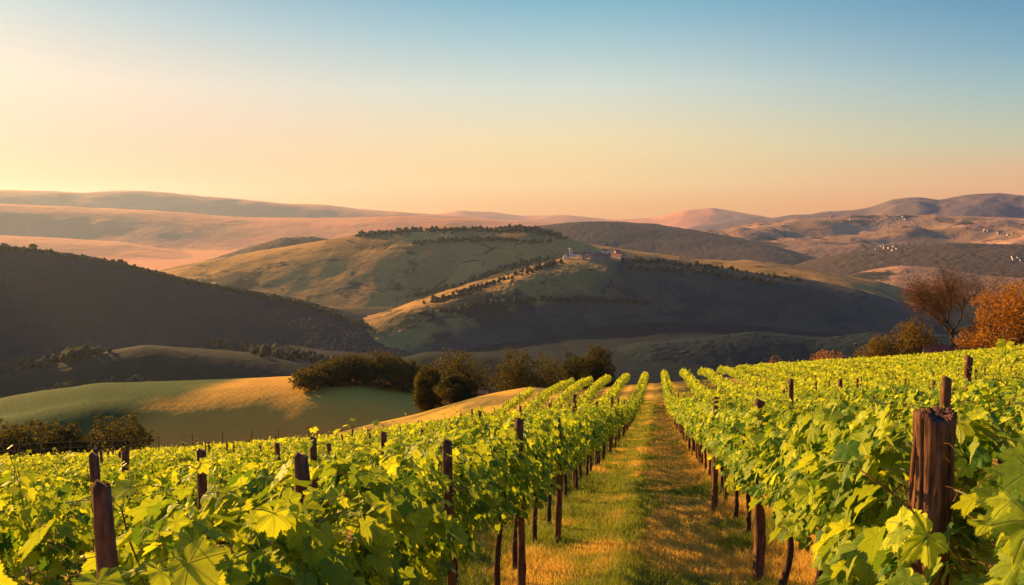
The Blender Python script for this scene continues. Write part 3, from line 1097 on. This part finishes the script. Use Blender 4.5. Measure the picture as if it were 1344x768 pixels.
# ------------------------------------------------------------------ trellis posts and wires
def post_mesh(h, r, level=1, stout=False, hero_post=False):
    g = Geo()
    n = 16 if level else 5
    sd = 12 if level else 6
    t = np.linspace(0, 1, n)
    lx, ly = rng.normal(0, .012 if hero_post else .03, 2)
    P = np.stack([lx * t, ly * t, -.15 + (h + .15) * t], 1)
    rr = r * (1.06 - .12 * t + .07 * np.sin(t * 9 + lx * 50) + .05 * rng.normal(size=n) * level)
    if level:
        P = np.concatenate([P, P[-1:] + [[.003, .002, .004]]])
        rr = np.append(rr, r * .80)
        P[:, 0] += .012 * np.sin(np.append(t, 1) * 5 + ly * 40)
    if stout:
        K = 84
        ang = np.linspace(0, 2 * math.pi, K, endpoint=False)
        n = 60
        t = np.linspace(0, 1, n)
        V = []
        gro = .055 * np.sin(ang * 4 + 1) + .05 * np.sin(ang * 9 + 2) - .05 * np.abs(np.sin(ang * 11 + .5)) ** 6 + .02 * rng.normal(size=K)
        jag = .010 * np.sin(ang * 2 + .4) + .006 * rng.normal(size=K) - .018 * np.exp(-((ang - 4.4) / .3) ** 2)
        for i, q in enumerate(t):
            zt = -.15 + (h + .15) * q
            wob = .05 * np.sin(ang * 2 + q * 5) + .03 * np.sin(ang * 6 - q * 9) + .018 * np.sin(ang * 23 + 40 * q * np.sin(ang)) + .012 * rng.normal(size=K)
            flare = .17 * math.exp(-((q - 1.0) * 13) ** 2) + .06 * math.exp(-((q - .80) * 12) ** 2)
            rad = r * (1 + gro + wob + flare)
            z_ = zt + jag * max(0, (q - .9) / .1)
            V.append(np.stack([rad * np.cos(ang) + lx * q, rad * np.sin(ang) + ly * q, z_], 1))
        V = np.concatenate(V)
        F = grid_wrap(n, K)
        c1 = len(V)
        ring = V[(n - 1) * K:].copy()
        ring2 = (ring - ring.mean(0)) * .80 + ring.mean(0) + np.stack([0 * ang, 0 * ang, -.012 + .005 * rng.normal(size=K)], 1)
        ring3 = (ring - ring.mean(0)) * .35 + ring.mean(0) + np.stack([0 * ang, 0 * ang, -.018 + .008 * rng.normal(size=K)], 1)
        V = np.concatenate([V, ring2, ring3])
        F2 = grid_wrap(3, K) + (n - 1) * K
        g.add(V, [F, F2, np.array([[c1 + K + q for q in range(K)]])])
        for q in range(9):          # hanging strips of bark
            a0 = rng.uniform(0, 6.28)
            z0 = h * rng.uniform(.72, .99)
            ln = rng.uniform(.12, .35)
            rr_ = r * rng.uniform(1.06, 1.16)
            P_ = np.array([[rr_ * math.cos(a0 + .1 * u) * (1 + .12 * u), rr_ * math.sin(a0 + .1 * u) * (1 + .12 * u), z0 - ln * u] for u in np.linspace(0, 1, 5)]) + [lx * .9, ly * .9, 0]
            g.tube(P_, [.004, .008, .009, .007, .002], 5, rough=.4)
    else:
        g.tube(P, rr, sd, rough=.13 if level else .05)
    return g.mesh('trellis_post', [M_post], level > 0)


def grid_wrap(n, m_):
    i = np.arange(n - 1)[:, None] * m_
    j = np.arange(m_)[None]
    j2 = (j + 1) % m_
    return np.stack([i + j, i + j2, i + m_ + j2, i + m_ + j], -1).reshape(-1, 4)


POST1 = [post_mesh(1.74, .040) for _ in range(4)]
POST0 = [post_mesh(1.74, .038, 0) for _ in range(3)]


def place_post(x, y, me, label, group=None, h=1.0, lean=(0, 0)):
    o = link('trellis_post', me, None, (x, y, float(G(x, y))))
    o.scale = (1, 1, h)
    o.rotation_euler = (lean[0], lean[1], rng.uniform(0, 6))
    tag(o, label, 'post', group)
    return o


HERO_POSTS = [  # photo pixel of the top, row, distance along the row, radius
    ((150, 634), 1.62, .022, "stout weathered post with orange sunlit side at lower left", 0),
    ((445, 600), 2.75, .027, "dark leaning post among leaves, second in the row left of the path", 1),
    ((590, 579), 4.25, .027, "slim dark post standing in leaves, third in the row left of the path", 0),
    ((683, 551), 6.6, .036, "straight post at bare trunks, fourth in the row left of the path", 0),
    ((734, 548), 9.4, .036, "post poking from sunlit leaf tops, fifth in the row left of the path", 0),
    ((1240, 541), 2.95, .058, "thick rough post with broken bark-covered top at lower right", 2),
    ((1001, 527), 7.0, .040, "slim post with whole length in view at the right path edge", 0),
    ((940, 522), 11.2, .038, "post topping the leaves beyond the slim right path edge post", 0),
    ((1040, 498), 14.5, .042, "dark post poking up behind the slim right path edge post", 0),
    ((1242, 497), 8.4, .046, "dark post poking up directly behind the thick bark-covered post", 0),
    ((1275, 469), 11.5, .048, "dark post at upper right standing clear of yellow leaves", 0),
    ((125, 597), 4.6, .032, "thin post just above the stout lower left post", 0),
    ((262, 592), 5.2, .034, "short post top with orange edge between lower left posts", 0),
    ((412, 575), 6.6, .030, "thin post top behind the dark leaning post", 0),
    ((504, 567), 8.2, .036, "post top in the leaves left of the slim dark post", 0),
    ((367, 582), 8.6, .026, "thin post top left of the two close post tops", 0),
]
taken = []
for (px, py), yv, r, lab, mode in HERO_POSTS:
    rr = ray(px, py)
    p = rr * yv / rr[1]
    x, y = p[0], p[1]
    h = p[2] - float(G(x, y))
    me = post_mesh(h, r, 1, mode == 2, True)
    o = link('trellis_post', me, None, (x, y, float(G(x, y))))
    if mode == 1:
        o.rotation_euler = (0, R_(-5), 0)
    tag(o, lab, 'post', 'wooden trellis posts')
    taken.append((x, y))
cand = []
for i, x in enumerate(ROWS):
    y = 8.0 + (i * 2.7) % 5 if abs(x) > 2 else 14.5
    while y < y_end(x) - 2:
        if in_view(x, y) and all(abs(x - a) > 1.0 or abs(y - b) > 2.6 for a, b in taken):
            cand.append((math.hypot(x, y), x, y))
        y += 6.25 if abs(x) > 2 else 5.0
cand.sort()
for dist, x, y in cand[:230]:
    rw = row_words(x)
    side = 'left' if x < 0 else 'right'
    lab = ('brown trellis post in %s' % rw) if rw else 'brown trellis post in the outer rows to the %s' % side
    lab += ', far down the slope' if dist > 45 else ', beyond the foreground'
    place_post(x + rng.normal(0, .03), y, random.choice(POST1 if dist < 20 else POST0), lab, lab.replace('brown trellis post', 'trellis posts'), rng.uniform(.96, 1.10), rng.normal(0, .02, 2))

for x in (-1.4, -3.9, 1.05, 3.55):
    for hh, ww in ((.80, 'low cordon wire'), (.42, 'slack irrigation wire'), (1.42, 'upper foliage wire')):
        if hh == .42 and x not in (-1.4,):
            continue
        ys = np.arange(.3, 60, .6)
        P = np.stack([np.full(len(ys), x + .03), ys, G(np.full(len(ys), x), ys) + hh - .02 * np.abs(np.sin(ys * math.pi / 5))], 1)
        g = Geo()
        g.tube(P, .003, 4)
        tag(link('trellis_wire', g.mesh('trellis_wire', [M_wire])), 'thin %s strung along %s' % (ww, row_words(x)), 'wire', 'trellis wires')

# ------------------------------------------------------------------ grass of the path
def grass(n, ymin, ymax, xa, xb, hmin, hmax, wid):
    y = ymin * (ymax / ymin) ** rng.random(n)
    x = rng.uniform(xa, xb, n)
    d = y / 8
    keep = np.ones(n, bool)
    clump = fbm(x, y, .5, 3, 77)
    dry = ss(-.10, .34, fbm(x, y, 1.1, 3, 31) + .34 * ss(-.35, .15, x) - .22 * ss(-.35, -.9, x) - .22 * np.exp(-((x + .18) / .22) ** 2))
    h = rng.uniform(hmin, hmax, n) * (1 + 1.1 * clump) * (1 - .45 * np.exp(-((x - .45) / .22) ** 2) - .45 * np.exp(-((x + .75) / .22) ** 2))
    h = h * (1 + .8 * (np.abs(x + .18) > 1.0))
    a_ = rng.uniform(0, 6.28, n)
    w = wid * np.maximum(1, d ** .8) * rng.uniform(.6, 1.3, n)
    lean = rng.normal(0, .55, (n, 2)) * h[:, None]
    z = G(x, y) + .02
    c_, s_ = np.cos(a_) * w, np.sin(a_) * w
    b0 = np.stack([x - c_, y - s_, z - .02], 1)
    b1 = np.stack([x + c_, y + s_, z - .02], 1)
    m0 = np.stack([x + .35 * lean[:, 0] - .7 * c_, y + .35 * lean[:, 1] - .7 * s_, z + .6 * h], 1)
    m1 = np.stack([x + .35 * lean[:, 0] + .7 * c_, y + .35 * lean[:, 1] + .7 * s_, z + .6 * h], 1)
    tp = np.stack([x + lean[:, 0], y + lean[:, 1], z + h], 1)
    V = np.stack([b0, b1, m1, m0, tp], 1).reshape(-1, 3)
    o = np.arange(n)[:, None] * 5
    tint = np.clip(dry + rng.normal(0, .15, n), 0, 1)
    return V, [o + np.array([0, 1, 2, 3]), o + np.array([3, 2, 4])], np.repeat(tint, 5)


g = Geo()
for args in ((190000, 4.6, 18, -3.2, 2.6, .03, .085, .0028), (80000, 14, 75, -2.6, 2.2, .04, .10, .0035), (22000, 2.0, 9, -6, -1.6, .05, .12, .003), (14000, 2.0, 9, 1.3, 4.5, .05, .12, .003)):
    V, F, t = grass(*args)
    g.add(V, F, 0, t)
gr = link('grass', g.mesh('grass', [M_grass], False, 'tint'))
tag(gr, 'short green and dry golden grass of the path between the rows', 'grass', None, 'stuff')

# ------------------------------------------------------------------ trees
def tree(name, base, H, Wd, label, cat='tree', mat=None, seed=0, nleaf=3500, lsize=.32, trunk_h=.25, lobes=9, bare=False, group=None, tr=None, squash=1.0, density=None):
    """tapered trunk with limbs, and a crown of many small leaf faces on uneven clumps"""
    r = np.random.default_rng(seed)
    e = empty(name, base, label, cat, group)
    g = Geo()
    tr = tr or H * .028
    th = H * trunk_h
    cr = []
    nl = 7 if not bare else 11
    fork = np.array([r.normal(0, .02) * H, r.normal(0, .02) * H, th])
    g.tube([[0, 0, -.4], [fork[0] * .3, fork[1] * .3, th * .5], fork], [tr * 1.35, tr, tr * .85], 8, rough=.08)
    twigs = []

    def branch(p, d, ln, rad, depth):
        n = 5
        pts = [p]
        dd = d.copy()
        for i in range(n):
            dd = dd + r.normal(0, .16, 3) + np.array([0, 0, .05])
            dd /= np.linalg.norm(dd)
            pts.append(pts[-1] + dd * ln / n)
        pts = np.array(pts)
        g.tube(pts, np.linspace(rad, rad * .45, n + 1), 5 if depth < 2 else 3, rough=.06, cap=False)
        if depth < (4 if bare else 1):
            for q in range(4 if bare else 3):
                i = r.integers(2, n + 1)
                nd = dd + r.normal(0, .55, 3)
                nd[2] = abs(nd[2]) * .6 + .15
                nd /= np.linalg.norm(nd)
                branch(pts[i], nd, ln * r.uniform(.5, .72), rad * .5, depth + 1)
        else:
            twigs.append(pts[-1])

    for i in range(nl if not bare else 6):
        a = 6.28 * i / (nl if not bare else 6) + r.normal(0, .3)
        up = r.uniform(.5, 1.4) if not bare else r.uniform(.7, 1.7)
        d = np.array([math.cos(a), math.sin(a), up])
        d[:2] *= Wd / H * 1.2
        d /= np.linalg.norm(d)
        branch(fork, d, H * (.42 if not bare else .33), tr * .6, 0)
    link('trunk', g.mesh('trunk', [M_treebark], True), e)
    # crown
    if bare:
        tw = np.array(twigs)
        n = nleaf
        c = tw[r.integers(0, len(tw), n)] + r.normal(0, H * .045, (n, 3))
        sz = lsize * r.uniform(.5, 1.2, n)
        tint = np.clip(r.normal(.45, .25, n), 0, 1)
    else:
        L = []
        cz0 = th * .75
        for i in range(lobes):
            t = (i + .5) / lobes
            a = 2.4 * i + r.normal(0, .3)
            zc = cz0 + (H - cz0) * (.14 + .62 * t) * squash
            rad = Wd * .5 * (math.sin(math.pi * (0.28 + .50 * t)) ** .8)
            off = rad * r.uniform(.30, .62)
            L.append((math.cos(a) * off, math.sin(a) * off, zc, rad * r.uniform(.45, .68), (H - cz0) * r.uniform(.16, .26)))
        L = np.array(L)
        w = L[:, 3] ** 2 * L[:, 4]
        n = nleaf
        li = r.choice(len(L), n, p=w / w.sum())
        u = r.normal(size=(n, 3))
        u /= np.linalg.norm(u, axis=1)[:, None]
        rr = r.uniform(.45, 1.0, n) ** .5
        q = L[li]
        c = q[:, :3] + u * np.stack([q[:, 3], q[:, 3], q[:, 4]], 1) * rr[:, None]
        c += .08 * Wd * np.stack([np.sin(c[:, 2] * 2.1 + c[:, 1]), np.sin(c[:, 0] * 1.7 + 1), np.sin(c[:, 1] * 1.9 + 2)], 1) * .6
        c = c[c[:, 2] > -.1]
        n = len(c)
        sz = lsize * r.uniform(.5, 1.3, n)
        lt = r.uniform(.2, .75, len(L))
        tint = np.clip(lt[li[:n]] + r.normal(0, .18, n), 0, 1)
    D = r.normal(size=(n, 3))
    D /= np.linalg.norm(D, axis=1)[:, None]
    N = np.cross(D, r.normal(size=(n, 3)))
    N /= np.linalg.norm(N, axis=1)[:, None]
    B = np.cross(D, N)
    s = sz[:, None]
    if bare:
        V = np.stack([c - D * s, c + B * s * .10, c + D * s, c - B * s * .10], 1).reshape(-1, 3)
    else:
        V = np.stack([c - D * s * .5, c + B * s * .36 + N * s * .1, c + D * s * .5, c - B * s * .36 + N * s * .1], 1).reshape(-1, 3)
    F = np.arange(n)[:, None] * 4 + np.arange(4)[None]
    me = make_mesh('crown', V, [F], [mat or M_tree], None, False, {'tint': np.repeat(tint, 4)})
    link('crown', me, e)
    return e


def stand(px, py, R):
    """foot of a thing seen at a pixel, R metres away: dropped on to the land there"""
    p = at(px, py, R)
    z = drop_z(p[0], p[1])
    return np.array([p[0], p[1], z])


def tree_px(name, x, ybase, ytop, wpx, R, label, **kw):
    p = stand(x, ybase, R)
    sc = R / math.hypot(FPX, x - 672) if False else R * math.cos(math.atan((x - 672) / FPX)) / FPX
    top = at(x, ytop, R)[2]
    H = max(1.2, top - p[2])
    return tree(name, p, H * 1.10, wpx * sc * 1.12, label, **kw)


T_MID = [
    ("broadleaf_tree", 405, 506, 486, 44, 245, "low dark tree at the left tip of the wood behind the golden hill"),
    ("broadleaf_tree", 432, 507, 476, 40, 250, "dark tree second from the left in the wood behind the golden hill"),
    ("broadleaf_tree", 462, 508, 466, 44, 252, "dark tree with domed crown in the middle of the hilltop wood"),
    ("broadleaf_tree", 500, 509, 463, 50, 250, "tallest dark tree of the hilltop wood with browned upper leaves"),
    ("broadleaf_tree", 530, 511, 474, 36, 248, "dark tree right of the tallest hilltop tree"),
    ("broadleaf_tree", 553, 513, 480, 26, 247, "small dark tree at the right end of the hilltop wood"),
    ("broadleaf_tree", 418, 507, 483, 40, 256, "low dark tree filling the wood between its two leftmost trees"),
    ("broadleaf_tree", 447, 508, 472, 40, 258, "dark tree filling the wood left of its domed middle tree"),
    ("broadleaf_tree", 480, 509, 470, 40, 258, "dark tree filling the wood right of its domed middle tree"),
    ("broadleaf_tree", 516, 511, 472, 36, 256, "dark tree filling the wood right of its tallest tree"),
    ("broadleaf_tree", 602, 528, 461, 74, 128, "big round-crowned dark tree at the field corner, tallest beside the golden strip"),
    ("broadleaf_tree", 563, 538, 481, 36, 120, "narrow dark tree at the left side of the big round-crowned tree"),
    ("shrub", 598, 537, 494, 52, 114, "brown rounded shrub in front of the big round-crowned tree"),
    ("broadleaf_tree", 682, 508, 461, 68, 135, "golden-brown round tree above the golden strip left of the rows"),
    ("broadleaf_tree", 722, 502, 469, 44, 150, "dark tree in shadow between the golden-brown tree and the paired trees"),
    ("broadleaf_tree", 756, 496, 462, 36, 140, "left one of the paired brown trees above the row ends"),
    ("broadleaf_tree", 785, 496, 454, 42, 138, "right and taller one of the paired brown trees above the row ends"),
    ("broadleaf_tree", 22, 604, 553, 66, 100, "dark tree in the lower hollow at the left edge, behind the wire fence"),
    ("broadleaf_tree", 82, 602, 556, 60, 102, "dark round tree behind the wire fence, second in the hollow"),
    ("broadleaf_tree", 152, 600, 553, 84, 104, "wide dark tree behind the wire fence, rightmost in the hollow"),
]
for i, (nm, x, yb, yt, w, R, lab) in enumerate(T_MID):
    tree_px(nm, x, yb, yt, w * 1.08, R, lab, cat='shrub' if nm == 'shrub' else 'tree', seed=100 + i, nleaf=9500 if R < 160 else 6000, lsize=.34 if R < 160 else .6,
            trunk_h=.05, lobes=13, mat=M_tree)

tree_px("bare_tree", 1254, 452, 342, 140, 136, "tall spreading bare tree with brown twigs on the right skyline", seed=140, nleaf=16000, lsize=.28, trunk_h=.24, bare=True, mat=M_twig, tr=.30)
tree_px("broadleaf_tree", 1332, 446, 372, 92, 118, "orange autumn tree at the right edge beside the bare tree", seed=141, nleaf=9000, lsize=.30, trunk_h=.15, lobes=14, mat=M_gold)
tree_px("broadleaf_tree", 1194, 458, 418, 58, 138, "golden-brown bushy tree left of the bare tree", seed=142, nleaf=6000, lsize=.3, trunk_h=.06, lobes=11, mat=M_olive)
tree_px("shrub", 1150, 464, 443, 50, 138, "low russet shrub at the left foot of the golden-brown bushy tree", cat='shrub', seed=143, nleaf=3500, lsize=.28, trunk_h=.05, mat=M_olive)
tree_px("shrub", 1285, 452, 424, 52, 134, "brown scrub filling the gap between bare tree and orange tree", cat='shrub', seed=144, nleaf=3500, lsize=.28, trunk_h=.08, mat=M_gold)
tree_px("shrub", 1086, 470, 459, 46, 150, "low brown shrub on the right skyline left of the russet shrub", cat='shrub', seed=145, nleaf=1500, lsize=.28, trunk_h=.08, mat=M_gold)
tree_px("shrub", 1012, 478, 467, 30, 155, "small brown shrub on the skyline right of the path end", cat='shrub', seed=146, nleaf=900, lsize=.28, trunk_h=.08, mat=M_gold)

# woods far off on the hills: one mass each
def woodland(name, label, pts, names, size, seed):
    r = np.random.default_rng(seed)
    ico = np.array([(0, 0, 1.0)] + [(math.cos(a), math.sin(a), .45) for a in np.arange(5) * 1.2566] + [(math.cos(a + .63) * .9, math.sin(a + .63) * .9, -.35) for a in np.arange(5) * 1.2566] + [(0, 0, -.8)])
    fc = [[0, 1 + i, 1 + (i + 1) % 5] for i in range(5)] + [[1 + i, 6 + i, 1 + (i + 1) % 5] for i in range(5)] + [[6 + i, 6 + (i + 1) % 5, 1 + (i + 1) % 5] for i in range(5)] + [[11, 6 + (i + 1) % 5, 6 + i] for i in range(5)]
    fc = np.array(fc)
    Vs, Fs, n = [], [], 0
    for p in pts:
        s = size * r.uniform(.5, 1.25)
        tall = r.uniform(.8, 1.7)
        V = ico * (1 + .25 * r.normal(size=(12, 1))) * np.array([s, s, s * tall]) + p + np.array([0, 0, s * tall * .5])
        Vs.append(V)
        Fs.append(fc + n)
        n += 12
    o = link(name, make_mesh(name, np.concatenate(Vs), [np.concatenate(Fs)], [M_wood], None, True))
    tag(o, label, 'woodland', None, 'stuff')


m, k = new_mat("far_tree_foliage")
tc = k.add('ShaderNodeTexCoord')
n = k.noise(tc.outputs['Object'], .25, 3)
M_wood = finish(m, k, k.mix(k.maprange(n, .35, .65), (0.018, 0.022, 0.010), (0.055, 0.05, 0.02)), 0.95, n, 1.5, 1.0, 0.05)


def scatter_px(poly, n, seed, names=None, jit=(6, 3), line=True):
    """points on the land along a photo polyline (line) with jitter"""
    r = np.random.default_rng(seed)
    P = np.array(poly, float)
    s = np.linspace(0, 1, len(P))
    out = []
    for i in range(n):
        t = r.random()
        x = np.interp(t, s, P[:, 0]) + r.normal(0, jit[0])
        y = np.interp(t, s, P[:, 1]) + r.normal(0, jit[1])
        p = cast(x, y, names, None) if any(True for _ in [0]) else None
        if p is not None and np.linalg.norm(p) < 9000:
            out.append(p)
    return out


def cast_ok(x, y, names):
    d = Vector(ray(x, y)).normalized()
    best = None
    for n_, b in LAND:
        if n_ not in names:
            continue
        h = b.ray_cast(Vector((0, 0, 0)), d, 30000)
        if h[0] is not None and (best is None or h[3] < best[1]):
            best = (h[0], h[3])
    return None if best is None else np.array(best[0])


def scatter(polys, names, n, seed, jit):
    r = np.random.default_rng(seed)
    out = []
    for poly, cnt in polys:
        P = np.array(poly, float)
        s = np.linspace(0, 1, len(P))
        for i in range(cnt):
            t = r.random()
            p = cast_ok(np.interp(t, s, P[:, 0]) + r.normal(0, jit[0]), np.interp(t, s, P[:, 1]) + abs(r.normal(0, jit[1])), names)
            if p is not None:
                out.append(p)
    return out


woodland('hilltop_wood', 'dark trees along the crest of the broad central hill',
         scatter([([(470, 309), (540, 302), (640, 301), (700, 302), (738, 311)], 340), ([(650, 300), (700, 300), (732, 307)], 170),
                  ([(545, 318), (640, 313), (720, 318)], 130), ([(540, 388), (600, 376), (660, 352), (720, 338)], 160)], ('broad_hill',), 0, 5, (4, 1.6)), None, 4.6, 1)
woodland('spur_wood', 'dark hedges and trees along the spur below the village',
         scatter([([(560, 398), (620, 380), (690, 356), (735, 343)], 150), ([(822, 341), (870, 344), (960, 353), (1050, 369)], 110),
                  ([(560, 412), (640, 398), (760, 392), (860, 398)], 150), ([(820, 350), (920, 356), (1020, 372)], 120)], ('village_spur',), 0, 6, (5, 1.8)), None, 3.6, 2)
woodland('forest_edge', 'trees along the skyline of the dark forested hill',
         scatter([([(0, 326), (60, 332), (150, 346), (250, 371), (330, 386), (400, 400), (470, 425), (520, 448)], 1100)], ('forest_hill',), 0, 7, (4, 0.5)), None, 2.6, 3)
woodland('valley_wood', 'dark woods in the shaded valley behind the golden hill',
         scatter([([(0, 488), (70, 472), (130, 458)], 140), ([(60, 524), (120, 519), (190, 513)], 130), ([(280, 447), (360, 462), (430, 472)], 150)], ('valley_mound', 'valley_floor', 'forest_hill', 'village_spur'), 0, 8, (9, 3)), None, 5.0, 4)

# the lone trees on the crest of the forested hill
for i, (x, yt, w) in enumerate(((7, 318, 10), (44, 319, 9), (158, 341, 9))):
    p = cast_ok(x, 329 if i < 2 else 350, ('forest_hill',))
    if p is not None:
        R = math.hypot(p[0], p[1])
        tree('broadleaf_tree', p, 13, 13, ["lone tree on the dark hill crest at the left edge", "lone tree on the dark hill crest second from the left edge", "small lone tree lower down the dark hill crest"][i],
             seed=150 + i, nleaf=700, lsize=2.2, trunk_h=.25, lobes=8)

# ------------------------------------------------------------------ village houses
def plain(name, c1, c2, rough=0.9, sc=1.0):
    m, k = new_mat(name)
    tc = k.add('ShaderNodeTexCoord')
    n = k.noise(tc.outputs['Object'], sc, 4, .6)
    return finish(m, k, k.mix(n, c1, c2), rough, n, .05, .5, .1)


M_wall = [plain("pale_render", (.78, .68, .55), (.66, .56, .44)), plain("ochre_render", (.48, .36, .25), (.38, .28, .19)), plain("white_render", (.40, .32, .26), (.32, .26, .21))]
M_roof = plain("clay_roof_tiles", (.26, .11, .06), (.18, .08, .05))
M_dark = plain("dark_window_glass", (.02, .022, .025), (.03, .03, .035), .3)


def house_meshes(w, d, h, rh, wall, windows=True):
    g = Geo()
    g.box((0, 0, h / 2 - 2), (w, d, h + 4))
    g.add([[-w / 2, -d / 2, h], [-w / 2, d / 2, h], [-w / 2, 0, h + rh], [w / 2, -d / 2, h], [w / 2, d / 2, h], [w / 2, 0, h + rh]], [np.array([[0, 2, 1], [3, 4, 5]])])
    walls = g.mesh('wall', [wall])
    g = Geo()
    ov, t = .5, .25
    for s in (-1, 1):
        y1, z1 = s * (d / 2 + ov), h - ov * rh / (d / 2) + .06
        z0 = h + rh + .06
        q = [[-w / 2 - ov, 0, z0], [w / 2 + ov, 0, z0], [w / 2 + ov, y1, z1], [-w / 2 - ov, y1, z1]]
        V = np.array(q + [[a, b, c + t] for a, b, c in q])
        g.add(V, [np.array([[0, 1, 2, 3], [7, 6, 5, 4], [0, 4, 5, 1], [1, 5, 6, 2], [2, 6, 7, 3], [3, 7, 4, 0]])])
    roof = g.mesh('roof', [M_roof])
    return walls, roof, [(x, z) for z in ((1.5, 4.2) if h > 5 else (1.5,)) for x in np.linspace(-w * .3, w * .3, 3)]


HP = [house_meshes(11, 8, 6, 3.0, M_wall[0]), house_meshes(9, 8, 7.5, 2.6, M_wall[1]), house_meshes(14, 9, 5.5, 3.2, M_wall[2]), house_meshes(8, 7, 6, 2.4, M_wall[2])]
gw = Geo()
gw.box((0, 0, .7), (.95, .10, 1.4))
WINM = gw.mesh('window', [M_dark])


def house(p, kind, rz, label, group, sc=1.0, wins=True):
    e = empty('house', p, label, 'house', group, rz)
    e.scale = (sc,) * 3
    w_, r_, spots_ = HP[kind]
    link('wall', w_, e)
    link('roof', r_, e)
    if wins:
        dd = {0: 8, 1: 8, 2: 9, 3: 7}[kind]
        for x, z in spots_:
            link('window', WINM, e, (x, -dd / 2 - .03, z))


# church of the hill village
pc = cast_ok(749, 337, ('village_spur', 'broad_hill'))
ch = empty('church', pc, 'pale church with square bell tower at the left end of the hill village', 'church', None, R_(12))
g = Geo(); g.box((0, 0, 9), (8, 8, 28)); link('tower', g.mesh('tower', [M_wall[0]]), ch)
g = Geo()
g.add([[-4.5, -4.5, 23], [4.5, -4.5, 23], [4.5, 4.5, 23], [-4.5, 4.5, 23], [0, 0, 28]], [np.array([[0, 1, 4], [1, 2, 4], [2, 3, 4], [3, 0, 4]]), np.array([[3, 2, 1, 0]])])
link('spire', g.mesh('spire', [M_roof]), ch)
for sx in (-1.4, 1.4):
    g = Geo(); g.box((sx, -4.03, 19), (1.1, .12, 3)); link('belfry_opening', g.mesh('belfry_opening', [M_dark]), ch)
w_, r_, sp_ = house_meshes(20, 10, 8, 4.5, M_wall[0])
o = link('nave', w_, ch, (14.1, 0, 0)); o = link('roof', r_, ch, (14.1, 0, 0))
r = np.random.default_rng(5)
vill = [(757, 334), (761, 336), (766, 333), (769, 337), (773, 331), (776, 335), (780, 337), (783, 332), (787, 335), (790, 338), (793, 331), (796, 335), (799, 338), (803, 333), (806, 336),
        (810, 334), (813, 338), (764, 339), (778, 339), (786, 339), (771, 334), (800, 330), (742, 338)]
for i, (x, y) in enumerate(vill):
    p = cast_ok(x, y + 1.5, ('village_spur', 'broad_hill'))
    if p is None or np.linalg.norm(p) > 2500:
        continue
    house(p, int(r.integers(4)), r.uniform(0, 3.1), 'pale tile-roofed house of the hilltop village beside the church', 'houses of the hilltop village', r.uniform(.95, 1.35))


def hamlet(box, n, seed, label, group, sc):
    r = np.random.default_rng(seed)
    for i in range(n):
        x = r.uniform(box[0], box[2])
        y = r.uniform(box[1], box[3]) + (x - box[0]) * box[4]
        p = cast_ok(x, y, HILLS_R)
        if p is None:
            continue
        house(p, int(r.choice([0, 2, 2, 3])), r.uniform(-.5, .5), label, group, sc, False)


HILLS_R = ('wooded_hill', 'rolling_hills', 'field_rise', 'mountain', 'village_spur', 'valley_floor', 'purple_hill')
hamlet((1147, 323, 1195, 331, -.06), 22, 1, 'tiny pale house of the hamlet above the wooded hill at right', 'houses of the hamlet above the wooded hill', .7)
hamlet((1290, 300, 1338, 306, .12), 20, 2, 'tiny pale house of the upper hamlet near the right edge', 'houses of the upper right hamlet', .85)
hamlet((1328, 337, 1344, 343, 0), 5, 3, 'tiny pale house on the wooded slope at the right edge', 'houses on the right edge slope', .8)
hamlet((1165, 382, 1202, 389, 0), 12, 4, 'tiny pale house in the shaded valley left of the bare tree', 'houses in the shaded valley', .7)
hamlet((1085, 284, 1200, 289, 0), 12, 5, 'tiny pale farmhouse scattered on the rolling hills below the mountain', 'farmhouses on the rolling hills', .9)

# small huts at the fields' edges
for i, (x, y, R, sc, lab) in enumerate([(634, 519, 117, .16, 'small pale hut at the golden field edge beside the brown shrub'), (1234, 452, 136, .32, 'low pale farm building at the foot of the bare tree')]):
    p = stand(x, y, R)
    house(p, 2 if i else 3, R_(-8), lab, None, sc)

# ------------------------------------------------------------------ wire fence at the lower left field edge
fe = [(-20, 601), (25, 596), (92, 594), (147, 592), (208, 591), (252, 588), (292, 585), (330, 580), (365, 577), (405, 574)]
fp = []
for x, y in fe:
    p = at(x, y, 33 + max(0, x) * .05)
    fp.append(np.array([p[0], p[1], float(G(p[0], p[1]))]))
e = empty('wire_fence', fp[4], 'thin wire fence on slim posts along the lower left field edge', 'fence')
base = fp[4]
for p in fp:
    g = Geo()
    hpost = 2.35
    g.tube([p - base + [0, 0, -.2], p - base + [.02, 0, 1.3], p - base + [0.03, .02, hpost]], [.03, .027, .025], 6)
    link('fence_post', g.mesh('fence_post', [M_post]), e)
for h in (1.75, 2.0, 2.25):
    g = Geo()
    g.tube([p - base + [0, 0, h - .05 * (i % 2)] for i, p in enumerate(fp)], .005, 4)
    link('fence_wire', g.mesh('fence_wire', [M_wire]), e)
